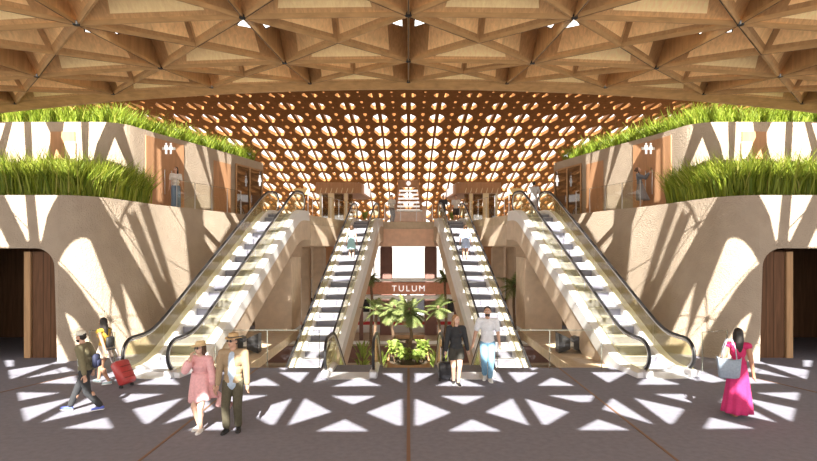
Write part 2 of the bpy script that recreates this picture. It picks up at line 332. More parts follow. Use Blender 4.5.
SUN_CUTOUTS = [  # roof openings shaped backwards from the wanted sun patches
    [(-11.88,9.69),(-11.74,9.35),(-11.59,9.01),(-11.88,9.01),(-11.88,9.35)],
    [(-11.78,10.76),(-11.47,10.76),(-11.16,10.76),(-11.13,10.45),(-11.11,10.14),(-11.09,9.83),(-11.06,9.52),(-11.04,9.21),(-11.1,9.21),(-11.23,9.52),(-11.37,9.83),(-11.51,10.14),(-11.65,10.45)],
    [(-10.87,10.76),(-10.51,10.76),(-10.16,10.77),(-10.35,10.41),(-10.52,10.01),(-10.6,9.59),(-10.69,9.17),(-10.72,9.17),(-10.75,9.49),(-10.78,9.81),(-10.81,10.12),(-10.84,10.44)],
    [(-10.21,8.5),(-10.02,8.99),(-9.8,9.39),(-9.64,9.6),(-9.52,9.68),(-9.46,9.64),(-9.38,9.37),(-9.31,9.12),(-9.24,8.88),(-9.17,8.62),(-9.08,8.34),(-9.01,8.09),(-8.91,7.8),(-8.84,7.54),(-8.74,7.24),(-8.64,6.94),(-8.57,6.67),(-8.47,6.37),(-8.38,6.07),(-8.74,5.81),(-8.82,6.1),(-8.9,6.39),(-8.97,6.65),(-9.11,6.92),(-9.26,7.19),(-9.38,7.4),(-9.51,7.61),(-9.63,7.83),(-9.78,8.03),(-9.94,8.26)],
    [(-10.03,7.01),(-9.78,6.83),(-9.62,6.57),(-9.45,6.3),(-9.37,6.06),(-9.28,5.82),(-9.19,5.57),(-9.38,5.47),(-9.58,5.38),(-9.67,5.68),(-9.75,5.98),(-9.85,6.28),(-9.93,6.64)],
    [(-10.34,6.43),(-10.23,6.16),(-10.12,5.9),(-10.02,5.65),(-9.92,5.4),(-9.82,5.15),(-10.23,4.94),(-10.25,5.36),(-10.28,5.72),(-10.31,6.07)],
    [(-9.36,11.36),(-9.27,11.8),(-9.17,12.28),(-9.13,12.12),(-9.04,11.86),(-9.0,11.71),(-8.92,11.45),(-8.84,11.22),(-8.77,11.01),(-8.7,10.78),(-8.63,10.56),(-8.56,10.33),(-8.48,10.1),(-8.41,9.86),(-8.34,9.62),(-8.26,9.38),(-8.26,9.28),(-8.35,9.43),(-8.43,9.58),(-8.5,9.72),(-8.58,9.87),(-8.66,10.02),(-8.77,10.22),(-8.85,10.36),(-8.96,10.58),(-9.03,10.72),(-9.09,10.84),(-9.16,10.97),(-9.22,11.09),(-9.29,11.22)],
    [(-9.09,12.79),(-9.05,13.2),(-8.98,12.94),(-8.91,12.67),(-8.84,12.41),(-8.77,12.14),(-8.69,11.87),(-8.62,11.6),(-8.55,11.33),(-8.48,11.06),(-8.4,10.78),(-8.42,10.67),(-8.5,10.92),(-8.58,11.16),(-8.65,11.4),(-8.73,11.64),(-8.8,11.87),(-8.87,12.1),(-8.95,12.33),(-9.02,12.56)],
    [(-8.97,13.71),(-8.88,14.31),(-8.75,14.88),(-8.6,15.45),(-8.52,15.13),(-8.43,14.82),(-8.34,14.06),(-8.27,13.53),(-8.21,13.01),(-8.14,12.49),(-8.08,11.97),(-8.1,11.11),(-8.12,10.27),(-8.19,10.52),(-8.26,10.82),(-8.34,11.12),(-8.41,11.42),(-8.48,11.71),(-8.55,12.01),(-8.62,12.3),(-8.69,12.58),(-8.76,12.87),(-8.83,13.15),(-8.9,13.43)],
    [(-8.91,8.95),(-8.84,8.74),(-8.73,8.48),(-8.63,8.21),(-8.55,7.99),(-8.45,7.73),(-8.36,7.49),(-8.23,7.18),(-8.39,6.97),(-8.57,6.79),(-8.66,7.27),(-8.72,7.62),(-8.75,7.92),(-8.8,8.26),(-8.86,8.61)],
    [(-8.2,16.78),(-8.02,17.38),(-7.83,18.02),(-7.6,17.75),(-7.68,16.71),(-7.75,15.72),(-7.82,14.79),(-8.02,15.01),(-8.08,15.58),(-8.15,16.15)],
    [(-7.71,18.42),(-7.61,18.81),(-7.44,18.54),(-7.51,18.16)],
    [(-14.19,16.98),(-13.98,16.98),(-14.08,16.6),(-14.19,16.21),(-14.19,16.6)],
    [(-13.75,17.02),(-13.35,17.02),(-13.34,16.64),(-13.32,16.25),(-13.3,15.87),(-13.28,15.48),(-13.87,15.33),(-14.0,15.9),(-13.91,16.28),(-13.83,16.65)],
    [(-13.11,17.02),(-12.62,17.02),(-12.42,16.56),(-12.45,16.14),(-12.59,15.52),(-13.04,15.33),(-13.06,15.75),(-13.07,16.17),(-13.09,16.6)],
    [(-11.96,17.02),(-11.37,17.06),(-11.36,16.65),(-11.34,16.23),(-11.32,15.82),(-11.3,15.4),(-11.62,15.33),(-11.76,15.65),(-11.89,15.98),(-12.03,16.31),(-12.0,16.67)],
    [(-12.19,15.9),(-11.96,15.48),(-12.31,15.44)],
    [(-11.1,17.06),(-10.77,17.07),(-10.47,17.14),(-10.59,16.77),(-10.71,16.42),(-10.84,16.08),(-10.91,15.71),(-10.99,15.33),(-11.13,15.33),(-11.12,15.67),(-11.12,16.02),(-11.11,16.37),(-11.1,16.72)],
    [(-10.28,16.61),(-10.16,16.3),(-10.05,16.02),(-9.95,15.78),(-10.25,15.4),(-10.62,15.24),(-10.5,15.68),(-10.39,16.13)],
    [(-10.07,17.17),(-9.97,17.63),(-9.82,18.16),(-9.7,18.78),(-9.65,18.67),(-9.6,18.55),(-9.61,18.11),(-9.61,17.67),(-9.61,17.22),(-9.61,16.78),(-9.62,16.34),(-9.72,16.04),(-9.83,15.76),(-9.86,16.03),(-9.89,16.31),(-9.94,16.57),(-10.0,16.86)],
    [(-9.08,20.39),(-8.97,21.06),(-8.9,20.86),(-8.84,20.65),(-8.78,20.44),(-8.71,20.22),(-8.65,20.01),(-8.65,19.45),(-8.65,18.9),(-8.81,18.31),(-8.88,18.49),(-8.95,18.67),(-9.02,18.86),(-9.08,19.04),(-9.18,19.14),(-9.28,19.24)],
    [(-8.83,21.47),(-8.73,21.82),(-8.7,21.49),(-8.67,21.16),(-8.64,20.83),(-8.61,20.5),(-8.61,20.01),(-8.65,20.31),(-8.7,20.6),(-8.74,20.89),(-8.78,21.18)],
    [(-8.51,22.32),(-8.36,22.81),(-8.33,22.4),(-8.29,21.99),(-8.26,21.57),(-8.26,21.06),(-8.26,20.55),(-8.3,20.85),(-8.34,21.15),(-8.38,21.45),(-8.43,21.74),(-8.47,22.03)],
    [(-8.31,22.99),(-8.21,23.33),(-8.21,22.84),(-8.21,22.36),(-8.21,21.87),(-8.21,21.38),(-8.21,20.89),(-8.21,20.4),(-8.24,20.32),(-8.25,20.77),(-8.26,21.22),(-8.27,21.66),(-8.28,22.11),(-8.3,22.55)],
    [(-9.57,18.21),(-9.51,18.37),(-9.51,17.94),(-9.5,17.51),(-9.49,17.08),(-9.49,16.64),(-9.48,16.21),(-9.57,15.88),(-9.57,16.27),(-9.57,16.65),(-9.57,17.04),(-9.57,17.43),(-9.57,17.82)],
    [(-8.97,1.93),(-7.89,1.88),(-8.38,1.18)],
    [(-7.96,0.62),(-7.36,1.55),(-7.25,-0.27)],
    [(-6.93,-0.31),(-7.06,1.61),(-6.24,0.58)],
    [(-6.34,-0.66),(-5.87,0.04),(-5.33,-0.69)],
    [(-6.57,1.78),(-5.51,1.78),(-6.0,1.02)],
    [(-5.65,0.58),(-4.96,1.44),(-4.86,-0.41),(-4.97,-0.36)],
    [(-4.57,-0.44),(-4.47,1.42),(-3.94,0.55)],
    [(-4.02,-0.76),(-3.64,-0.08),(-3.0,-0.76)],
    [(-4.18,1.67),(-3.08,1.67),(-3.65,1.06),(-3.9,1.1)],
    [(-3.23,0.37),(-2.56,1.38),(-2.5,-0.45),(-2.59,-0.45)],
    [(-2.23,-0.49),(-2.27,1.42),(-1.53,0.37)],
    [(-1.69,-0.82),(-1.22,-0.08),(-0.67,-0.82)],
    [(-1.75,1.62),(-0.69,1.62),(-1.17,0.89)],
    [(-0.86,0.33),(-0.15,1.38),(-0.12,-0.49),(-0.21,-0.49)],
    [(-1.84,2.41),(-1.26,3.38),(-0.62,2.48)],
    [(-0.7,3.87),(-0.18,3.87),(-0.16,2.78)],
    [(-2.32,2.78),(-2.36,3.99),(-1.56,3.99)],
    [(-3.48,3.99),(-2.65,3.99),(-2.68,2.78)],
    [(-3.99,2.48),(-3.66,3.38),(-3.05,2.48)],
    [(-6.6,2.61),(-6.23,3.64),(-5.48,2.58)],
    [(-7.19,2.93),(-7.49,4.23),(-6.81,4.23)],
    [(-9.05,2.73),(-8.65,3.59),(-7.98,2.68)],
    [(-9.72,3.25),(-9.58,4.68),(-8.96,4.11)],
    [(-10.85,4.23),(-10.17,5.16),(-9.99,3.13)],
    [(-11.95,5.59),(-11.66,5.59),(-10.96,4.62),(-11.18,4.62)],
    [(-7.9,2.98),(-7.88,4.36),(-7.24,3.09),(-7.44,2.78)],
    [(-5.87,3.99),(-4.86,3.99),(-4.9,2.78)],
    [(-3.74,7.28),(-4.35,8.56),(-4.53,6.69)],
    [(-4.72,8.35),(-6.05,8.98),(-4.85,6.86)],
    [(-5.31,6.36),(-6.6,7.96),(-5.95,6.69)],
    [(-3.26,5.16),(-4.14,5.34),(-3.36,4.17)],
    [(-5.02,5.16),(-5.44,4.49),(-5.86,5.02)],
    [(-4.52,6.2),(-4.35,6.86),(-3.99,5.89)],
]
SUN_E, SKY_E, EXPO = 10.5, 1.3, 1.0
# ------------------------------------------------------------------ setting: floors
def mx(poly, s): return [(x * s, y) for x, y in poly][::(1 if s > 0 else -1)]
struct = lambda mb, name, mat, smooth=False: mb.build(name, mat, None, smooth, 'structure')

mb = MB()
outline = [(-20, -6), (20, -6), (20, 25), (6.95, 25), (6.95, 15.2), (2.3, 15.2), (2.3, 15.55), (0.72, 15.55), (0.72, 15.2), (-0.72, 15.2), (-0.72, 15.55), (-2.3, 15.55), (-2.3, 15.2), (-6.95, 15.2), (-6.95, 25), (-20, 25)]
mb.prism(outline, -0.35, 0.0)
struct(mb, 'floor', M['asphalt'])
for s, nm in ((-1, 'left'), (1, 'right')):
    struct(MB().prism(mx([(-6.94, 15.21), (-4.5, 15.21), (-4.5, 22.6), (-6.94, 22.6)], -s), -0.3, -0.004), 'floor_landing_' + nm, M['tanfloor'])
struct(MB().box((0, 37.5, LOWZ - 0.15), (44, 45, 0.3)), 'floor_platform', M['tanfloor'])
# expansion joints
k = 1
for x0, y0, x1, y1 in ((0, -6, 0, 15.15), (-4.15, -6, -4.15, 15.15), (4.15, -6, 4.15, 15.15), (-9.6, 11.8, -8.4, 15.0), (9.6, 11.8, 8.4, 15.0)):
    L = math.hypot(x1 - x0, y1 - y0)
    struct(MB().box(((x0 + x1) / 2, (y0 + y1) / 2, 0.003), (0.06 if x0 == 0 else 0.045, L, 0.006), -math.atan2(x1 - x0, y1 - y0)), 'trim_%d' % k, M['brass']); k += 1

# ------------------------------------------------------------------ side walls
def wall_strip(mb, pl, z0, z1, mi=0, nz=1):
    n = len(pl)
    vs = []
    for j in range(nz + 1):
        z = z0 + (z1 - z0) * j / nz
        vs += [(p[0], p[1], z) for p in pl]
    fs = [(j * n + i, j * n + i + 1, (j + 1) * n + i + 1, (j + 1) * n + i) for j in range(nz) for i in range(n - 1)]
    mb.add(vs, fs, mi)
def offset(pl, d):
    out = []
    for i, p in enumerate(pl):
        a = pl[max(i - 1, 0)]; b = pl[min(i + 1, len(pl) - 1)]
        t = Vector((b[0] - a[0], b[1] - a[1])).normalized()
        out.append((p[0] - t.y * d, p[1] + t.x * d))
    return out
OPX0, OPX1, OPZ = -13.6, -10.28, 3.3
def opening(r=0.55, n=7):
    pts = [(OPX0, 0.0)]
    pts += [(OPX0 + r - r * math.cos(a), OPZ - r + r * math.sin(a)) for a in [PI / 2 * i / n for i in range(n + 1)]]
    pts += [(OPX1 - r + r * math.sin(a) - 0.02, OPZ - r + r * math.cos(a)) for a in [PI / 2 * i / n for i in range(n + 1)]]
    pts += [(OPX1 + 0.06, 0.0)]
    return pts
for s, nm in ((-1, 'left'), (1, 'right')):
    mb = MB()
    flat_end = next(i for i, p in enumerate(LOWER) if p[0] > -10.21)
    x_end = LOWER[flat_end][0]
    op = opening()
    outer = [(-20, 0), (op[0][0], 0)] + op[1:-1] + [(op[-1][0], 0), (x_end, 0), (x_end, UPZ), (-20, UPZ)]
    pts, tris = poly_with_holes(outer, [])
    for yy in (16.0, 16.5):
        mb.add([(p[0], yy, p[1]) for p in pts], tris)
    n = len(op)
    mb.add([(p[0], 16.0, p[1]) for p in op] + [(p[0], 16.5, p[1]) for p in op], [(i, i + 1, n + i + 1, n + i) for i in range(n - 1)])
    rest = LOWER[flat_end:]
    foot = LOWER_FOOT[flat_end:]; nr = len(rest); NZ = 8
    mb.add([(f[0] + (r_[0] - f[0]) * j / NZ, f[1] + (r_[1] - f[1]) * j / NZ, UPZ * j / NZ) for j in range(NZ + 1) for f, r_ in zip(foot, rest)],
           [(j * nr + i, j * nr + i + 1, (j + 1) * nr + i + 1, (j + 1) * nr + i) for j in range(NZ) for i in range(nr - 1)])
    inner = offset(LOWER, 0.35)
    nL = len(LOWER)
    mb.add([(p[0], p[1], UPZ) for p in LOWER] + [(p[0], p[1], UPZ) for p in inner], [(i, i + 1, nL + i + 1, nL + i) for i in range(nL - 1)])
    wall_strip(mb, inner, 4.0, UPZ)
    wall_strip(mb, offset(rest, 0.35), 0, UPZ)
    if s > 0: mb.mirror()
    struct(mb, 'wall_' + nm, M['stucco'])
    # dark timber screen and post in the doorway
    d = thing('doorway_screen', 'dark timber panel and pale post set in the %s arched doorway' % nm, 'door panel', (s * 10.78, 16.5, 0))
    d['kind'] = 'thing'
    MB().box((s * 0.0, 0.12, 1.6), (1.1, 0.08, 3.2)).build('panel', M['wood_dark'], d)
    for q in (-0.23, 0.0, 0.23): MB().box((q, 0.077, 1.6), (0.005, 0.008, 3.2)).build('board_joint', M['gapblack'], d)
    MB().box((s * 0.68, 0.12, 1.6), (0.2, 0.2, 3.2), bev=0.01).build('post', M['wood_post'], d)
    # the passage behind
    mb = MB()
    mb.box((-15.5, 20.5, 1.9), (10.5, 0.1, 3.8)); mb.box((-9.95, 18.6, 1.9), (0.1, 3.9, 3.8)); mb.box((-20, 18.5, 1.9), (0.1, 4, 3.8)); mb.box((-15, 18.5, 3.9), (10.2, 4.2, 0.1))
    if s > 0: mb.mirror()
    struct(mb, 'wall_passage_' + nm, M['wood_dark'])
    # upper volume
    mb = MB(); UTOP = 7.7
    wall_strip(mb, UPPER, UPZ, UTOP)
    innr = offset(UPPER, 0.3); nU = len(UPPER)
    mb.add([(p[0], p[1], UTOP) for p in UPPER] + [(p[0], p[1], UTOP) for p in innr], [(i, i + 1, nU + i + 1, nU + i) for i in range(nU - 1)])
    wall_strip(mb, innr, 7.3, UTOP)
    e = UPPER[-1]
    mb.add([(e[0], e[1], UPZ), (e[0] - 4, e[1] + 0.6, UPZ), (e[0] - 4, e[1] + 0.6, UTOP), (e[0], e[1], UTOP)], [(0, 1, 2, 3)])
    if s > 0: mb.mirror()
    struct(mb, 'wall_upper_' + nm, M['stucco'])
    mb = MB(); mb.prism([(p[0], p[1]) for p in innr] + [(-20, 28.5)], 7.3, 7.45)
    if s > 0: mb.mirror()
    struct(mb, 'roof_terrace_' + nm, M['soil'])
    # planter soil of the front terrace
    mb = MB()
    front = [p for p in inner if p[1] < 19.2]; back = [p for p in UPPER if p[1] < 19.6]
    mb.prism(front + back[::-1], UPZ + 0.0, UPZ + 0.03)
    if s > 0: mb.mirror()
    struct(mb, 'trim_planter_' + nm, M['soil'])

# upper floor slab
half = [(0, 31.0), (-1.45, 31.0), (-1.45, 30.75), (-3.15, 30.6), (-3.35, 30.2), (-4.5, 25.3), (-6.2, 25.2), (-7.25, 25.6)]
lw = [p for p in offset(LOWER, 0.1)][::-1]
mb = MB()
left = half + [p for p in lw if p[1] < 25.5] + [(-20.2, 16.1), (-22, 16.1), (-22, 46), (0, 46)]
mb.prism(left, UPZ - 0.4, UPZ - 0.005); struct(mb, 'floor_upper_left', M['tanfloor'])
mb = MB(); mb.prism([(-x, y) for x, y in left][::-1], UPZ - 0.4, UPZ - 0.005); struct(mb, 'floor_upper_right', M['tanfloor'])
# fascia beam below the edge of the upper floor
for s, nm in ((-1, 'left'), (1, 'right')):
    mb = MB(); hb = half[3:]
    mb.prism(hb + [(-7.25, 27.2), (-5.6, 27.0), (-4.6, 31.6), (-3.15, 32.0)], UPZ - 1.4, UPZ - 0.41)
    if s > 0: mb.mirror()
    struct(mb, 'beam_' + nm, M['concrete'])
    struct(MB().box((s * 5.5, 23.35, 1.45), (1.5, 1.9, 3.0)), 'column_pier_' + nm, M['concrete'])
    for j, (x, y, w) in enumerate(((-5.95, 32.0, 0.5), (-5.2, 32.0, 0.7), (-7.1, 32.0, 0.55))):
        struct(MB().box((s * -x, y, 0.2), (w, w, 6.45), bev=0.08), 'column_%s_%d' % (nm, j + 1), M['concrete'])
    struct(MB().box((s * 5.0, 36.9, 2.4), (1.2, 0.2, 3.0)), 'wall_orange_' + nm, M['wood_door'])
    struct(MB().box((s * 1.3, 32.3, 0.7), (0.72, 0.6, 5.5), bev=0.06), 'column_center_' + nm, M['column_dark'])
    struct(MB().box((s * 13.2, 45.8, 0.7), (19, 0.3, 7.4)), 'wall_back_' + nm, M['concrete'])
mb = MB(); mb.prism([(-1.45, 31.0), (1.45, 31.0), (2.6, 32.2), (-2.6, 32.2)], UPZ - 1.4, UPZ - 0.41)
struct(mb, 'beam_center', M['concrete_red'])

# ------------------------------------------------------------------ near roof: skin with openings cut to shape the sun, timber coffers
def wall_frame(pl, y):
    for a, b in zip(pl[:-1], pl[1:]):
        if a[1] <= y <= b[1] and b[1] > a[1]:
            f = (y - a[1]) / (b[1] - a[1]); t = Vector((b[0] - a[0], b[1] - a[1])).normalized()
            return (a[0] + (b[0] - a[0]) * f, y), t
HOLES = [list(p) for p in SUN_CUTOUTS] + [[(-x, y) for x, y in p][::-1] for p in SUN_CUTOUTS]
def strip_holes(x0, y0, x1, y1, w, step, duty):
    out = []; n = int((y1 - y0) / step)
    for i in range(n):
        ya = y0 + i * step; yb = ya + step * duty
        xa = x0 + (x1 - x0) * (ya - y0) / (y1 - y0)
        for sg in (-1, 1):
            c = sg * xa
            out.append([(c - w, ya), (c + w, ya), (c + w * 0.9, yb), (c - w * 0.9, yb)])
    return out
HOLES += strip_holes(6.35, 4.3, 5.3, 18.9, 0.85, 1.46, 0.62)  # openings added to put sun on the long escalators
HOLES += strip_holes(3.75, 5.2, 2.45, 24.6, 0.8, 1.3, 0.58)  # openings added to put sun on the inner escalators
for sg in (-1, 1):
    HOLES += [[(sg * 0.15, 5.4), (sg * 1.25, 5.4), (sg * 0.9, 8.6), (sg * 0.15, 8.6)], [(sg * 0.15, 10.4), (sg * 1.9, 10.4), (sg * 1.7, 13.2), (sg * 0.15, 13.2)]]  # openings added to let sun onto the palms and middle void
    for yy in (19.9, 21.9, 23.9, 25.9, 27.6):
        for xx in (3.6, 5.2, 6.8, 8.4, 10):
            if yy < 24 and 6.0 < xx: continue
            HOLES.append([(sg * xx, yy), (sg * (xx + 0.9), yy), (sg * (xx + 0.45), yy + 1.0)])  # openings added to dapple the front of the upper floor
    HOLES.append([(sg * 0.12, 21.7), (sg * 1.6, 21.7), (sg * 1.6, 23.4), (sg * 0.12, 23.4)])  # opening added so that sun reaches the train
    for i in range(8):                                     # light for the terrace and roof grasses
        xa = sg * (9.0 + i * 0.95); xb = sg * (9.0 + i * 0.95 + 0.75)
        HOLES.append([(xa, 12.0), (xb, 12.0), (xb, 13.7), (xa, 13.7)])
        if i > 0: HOLES.append([(xa, 17.3), (xb, 17.3), (xb, 19.3), (xa, 19.3)])
    for i in range(6):
        yw = 20.9 + i * 1.2; (xw, _), _t = wall_frame(UPPER, yw)
        HOLES.append([(sg * -(xw - 0.25), yw - 1.9), (sg * -(xw - 1.5), yw - 1.9), (sg * -(xw - 1.5), yw - 0.95), (sg * -(xw - 0.25), yw - 0.95)])
    # skylights glimpsed beside the ridge nodes
    for yy, xx in ((10.0, 0.12), (10.0, 3.14), (13.4, 0.12)):
        HOLES.append([(sg * xx, yy - 1.3), (sg * (xx + 0.75), yy - 1.3), (sg * xx, yy - 0.2)])
Y_FLAT, Y_SLOPE, Z1, Z2 = 21.4, 29.0, 9.6, 12.0
MSL = (Z2 - Z1) / (Y_SLOPE - Y_FLAT)
def skin_pt(p):
    x, y = p
    if y <= Y_FLAT: return (x, y, ZS)
    yy = (y + Y_FLAT * MSL * COT) / (1 + MSL * COT)
    return (x, yy, ZS + (yy - Y_FLAT) * MSL)
Y_END = Y_SLOPE + (Z2 - Z1) * COT
pts2, tris2 = poly_with_holes([(-22, -7), (22, -7), (22, Y_FLAT), (22, Y_END), (-22, Y_END), (-22, Y_FLAT)], HOLES)
mb = MB(); mb.add([skin_pt(p) for p in pts2], tris2)
ceil = solidify(mb.build('ceiling', M['wood_skin'], None, False, 'structure'), 0.06)
ceil.data.materials.clear(); ceil.data.materials.append(M['wood_skin'])

G = [(3.2, 4.0), (6.6, 4.15), (10, 4.33), (13.4, 4.66), (16.86, 5.21), (25, 6.2)]
def zb(x, y):
    for (a, ga), (b, gb) in zip(G[:-1], G[1:]):
        if y <= b: break
    g = ga + (gb - ga) * (y - a) / (b - a)
    return 3.25 + g - 0.0045 * x * x
SX = 3.02; ROWS = [6.6, 10.0, 13.4, 16.86]
NC = 6
light = MB(); dark = MB(); mid = MB(); sides = MB(); beam = MB(); gap = MB()
def up_pt(p, f=1.0):
    h = (ZS - 0.05 - p[2]) * f
    return Vector((p[0], p[1] - h * COT, p[2] + h))
def rib(a, b, joint, kind='cross'):
    a = Vector(a); b = Vector(b)
    d = (b - a); L = d.length; t = d / L
    sd = Vector((0, -math.cos(ELEV), math.sin(ELEV)))
    n = t.cross(sd).normalized()
    if n.y > 0: n = -n                                   # towards the hall entrance
    A, B, A2, B2 = a, b, up_pt(a), up_pt(b)
    th = 0.006
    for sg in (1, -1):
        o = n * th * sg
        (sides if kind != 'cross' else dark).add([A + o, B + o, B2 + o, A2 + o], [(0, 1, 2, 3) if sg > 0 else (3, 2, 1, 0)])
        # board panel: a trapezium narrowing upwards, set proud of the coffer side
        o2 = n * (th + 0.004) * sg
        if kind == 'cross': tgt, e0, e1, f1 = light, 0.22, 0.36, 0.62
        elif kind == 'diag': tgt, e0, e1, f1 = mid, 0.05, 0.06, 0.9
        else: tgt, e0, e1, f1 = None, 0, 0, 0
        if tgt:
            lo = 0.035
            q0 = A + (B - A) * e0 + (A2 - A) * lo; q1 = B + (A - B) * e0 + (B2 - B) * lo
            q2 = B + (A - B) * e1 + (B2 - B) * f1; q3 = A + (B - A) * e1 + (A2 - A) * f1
            if kind == 'diag':                                # end wedge left in the shaded tone beside the outer node
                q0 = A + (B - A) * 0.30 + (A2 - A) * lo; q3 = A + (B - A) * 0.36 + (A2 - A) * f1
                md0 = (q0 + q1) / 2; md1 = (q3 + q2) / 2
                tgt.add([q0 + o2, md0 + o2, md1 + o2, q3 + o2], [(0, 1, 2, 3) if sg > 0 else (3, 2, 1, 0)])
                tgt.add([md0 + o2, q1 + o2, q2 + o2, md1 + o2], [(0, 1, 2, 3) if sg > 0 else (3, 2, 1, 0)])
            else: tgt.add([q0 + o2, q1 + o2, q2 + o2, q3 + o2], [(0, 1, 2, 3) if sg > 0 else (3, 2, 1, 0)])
    # flange along the lower edge: two boards with a dark joint
    w = Vector((t.y, -t.x, 0)).normalized()
    for sg in (-1, 1):
        c0 = A + w * sg * 0.012; c1 = B + w * sg * 0.012
        for (p, q) in ((c0, c1),):
            hw = w * 0.006; hz = Vector((0, -0.06 * COT, 0.06))
            vs = [p - hw - hz, p + hw - hz, q + hw - hz, q - hw - hz, p - hw, p + hw, q + hw, q - hw]
            beam.add(vs, [(3, 2, 1, 0), (4, 5, 6, 7), (0, 1, 5, 4), (1, 2, 6, 5), (2, 3, 7, 6), (3, 0, 4, 7)])
    if joint:
        hw = w * 0.0065; hz = Vector((0, -0.064 * COT, 0.064))
        vs = [A - hw - hz, A + hw - hz, B + hw - hz, B - hw - hz, A - hw, A + hw, B + hw, B - hw]
        gap.add(vs, [(3, 2, 1, 0), (0, 1, 5, 4), (2, 3, 7, 6)])
P3 = lambda x, y: (x, y, zb(x, y))
for r in range(len(ROWS)):
    for c in range(-NC, NC):
        rib(P3(c * SX, ROWS[r]), P3((c + 1) * SX, ROWS[r]), False)
for r in range(len(ROWS) - 1):
    ya, yb = ROWS[r], ROWS[r + 1]; ym = (ya + yb) / 2
    for c in range(-NC, NC + 1):
        rib(P3(c * SX, ya), P3(c * SX, yb), True, 'long')
        if c < NC:
            m_ = P3((c + .5) * SX, ym)
            for (xx, yy) in ((c, ya), (c + 1, ya), (c, yb), (c + 1, yb)): rib(P3(xx * SX, yy), m_, (c + (yy == yb)) % 2 == 0, 'diag')
for r in range(len(ROWS)):
    for c in range(-NC, NC + 1):
        p = P3(c * SX, ROWS[r])
        gap.tube([(p[0], p[1], p[2] - 0.08), (p[0], p[1], p[2] - 0.01)], 0.06, 8)
dark.build('coffer_sides', M['wood_halfshade'], ceil); light.build('coffer_boards', M['wood_light'], ceil); mid.build('diagonal_boards', M['wood_mid'], ceil); sides.build('diagonal_sides', M['wood_shaded'], ceil)
beam.build('beam_grid', M['wood_beam'], ceil); gap.build('beam_joints', M['gapblack'], ceil)
for c in (-2, -1, 0, 1, 2):
    for sg in (-1, 1):
        nx_ = c * SX
        tri = [(nx_ + sg * 0.13, 10.48), (nx_ + sg * 0.13, 11.15), (nx_ + sg * 0.37, 10.92)]
        vs = [Vector((x, y, zb(x, y) + 0.1)) for x, y in tri]
        cm = (vs[0] + vs[1] + vs[2]) / 3
        MB().add(vs, [(0, 1, 2), (2, 1, 0)]).build('skylight_pane', M['skylight'], ceil)
        ring_ = [v + (v - cm) * 0.22 for v in vs]
        MB().add(vs + ring_, [(i, (i + 1) % 3, 3 + (i + 1) % 3, 3 + i) for i in range(3)]).build('skylight_frame', M['gapblack'], ceil)
# edge board of the near roof
mb = MB(); xs = [-18.2 + i * 0.7 for i in range(53)]
wall_pts = [(x, 16.95, zb(x, 16.86)) for x in xs]
n = len(xs)
mb.add([(x, y + 0.2, z - 0.18) for x, y, z in wall_pts] + [(x, y, z) for x, y, z in wall_pts] + [(x, y + 0.32, z - 0.18) for x, y, z in wall_pts] + [(x, y + 0.12, z + 0.3) for x, y, z in wall_pts],
       [f for i in range(n - 1) for f in ((i, i + 1, n + i + 1, n + i), (2 * n + i, 2 * n + i + 1, i + 1, i), (3 * n + i, 3 * n + i + 1, 2 * n + i + 1, 2 * n + i))])
mb.build('edge_board', M['wood_beam'], ceil)

# ------------------------------------------------------------------ far perforated vault
PROF = catmull([(29, 12.0), (33, 12.6), (37, 12.65), (42, 12.2), (48, 11.2), (55, 9.7), (62, 7.9), (67, 6.2), (70, 4.95)], 12)
arc = [0.0]
for a, b in zip(PROF[:-1], PROF[1:]): arc.append(arc[-1] + math.hypot(b[0] - a[0], b[1] - a[1]))
def prof(u):
    u = max(0, min(arc[-1] - 1e-6, u))
    for i in range(len(arc) - 1):
        if u <= arc[i + 1]: break
    t = (u - arc[i]) / (arc[i + 1] - arc[i]); a, b = PROF[i], PROF[i + 1]
    p = (a[0] + (b[0] - a[0]) * t, a[1] + (b[1] - a[1]) * t)
    d = Vector((b[0] - a[0], b[1] - a[1])).normalized()
    return p, (-d.y, d.x)
CW = 2.0; NR = 15; RP = arc[-1] / NR
# openings of one bay (x to the side, v down the slope), bay spans x -0.25..0.75
bay = []
for sg in (-1, 1):
    q = [(sg * 0.035, -0.43), (sg * 0.035, 0.43), (sg * 0.15, 0.43), (sg * 0.325, 0.10), (sg * 0.25, -0.20)]
    bay.append(q if sg > 0 else q[::-1])
bay = [bay[1], [(x, y) for x, y in bay[0]]]
bay.append([(0.44, -0.42), (0.56, -0.42), (0.59, -0.26), (0.50, -0.12), (0.41, -0.26)])
bay.append([(0.42, 0.08), (0.58, 0.08), (0.50, 0.28)])
shift = [[(x - 0.16, y) for x, y in h] for h in bay]
bp, bt = poly_with_holes([(-0.5, -0.5), (0.5, -0.5), (0.5, 0.5), (-0.5, 0.5)], shift)
va = MB(); vr = MB()
NX = 16
for r in range(NR):
    for c in range(-NX, NX + 1):
        def P(x, y, h=0.0):
            (yy, zz), nn = prof((r + 0.5 + y) * RP)
            return ((c + 0.16 + x) * CW, yy + nn[0] * h, zz + nn[1] * h)
        grow = min(1.0, 0.36 + r * 0.14)
        hs = []
        for h in shift:
            cx = sum(p[0] for p in h) / len(h); cy = sum(p[1] for p in h) / len(h)
            hs.append([(cx + (x - cx) * grow, cy + (y - cy) * grow) for x, y in h])
        if r < 6:
            if c == -NX: bays_p, bays_t = poly_with_holes([(-0.5, -0.5), (0.5, -0.5), (0.5, 0.5), (-0.5, 0.5)], hs)
            pp, tt = bays_p, bays_t
        else: pp, tt = bp, bt
        va.add([P(x, y) for x, y in pp], tt)
        for h in hs:
            n = len(h); cx = sum(p[0] for p in h) / n; cy = sum(p[1] for p in h) / n
            vr.add([P(x, y) for x, y in h] + [P(cx + (x - cx) * 0.92, cy + (y - cy) * 0.93, 0.24) for x, y in h], [(i, (i + 1) % n, n + (i + 1) % n, n + i) for i in range(n)])
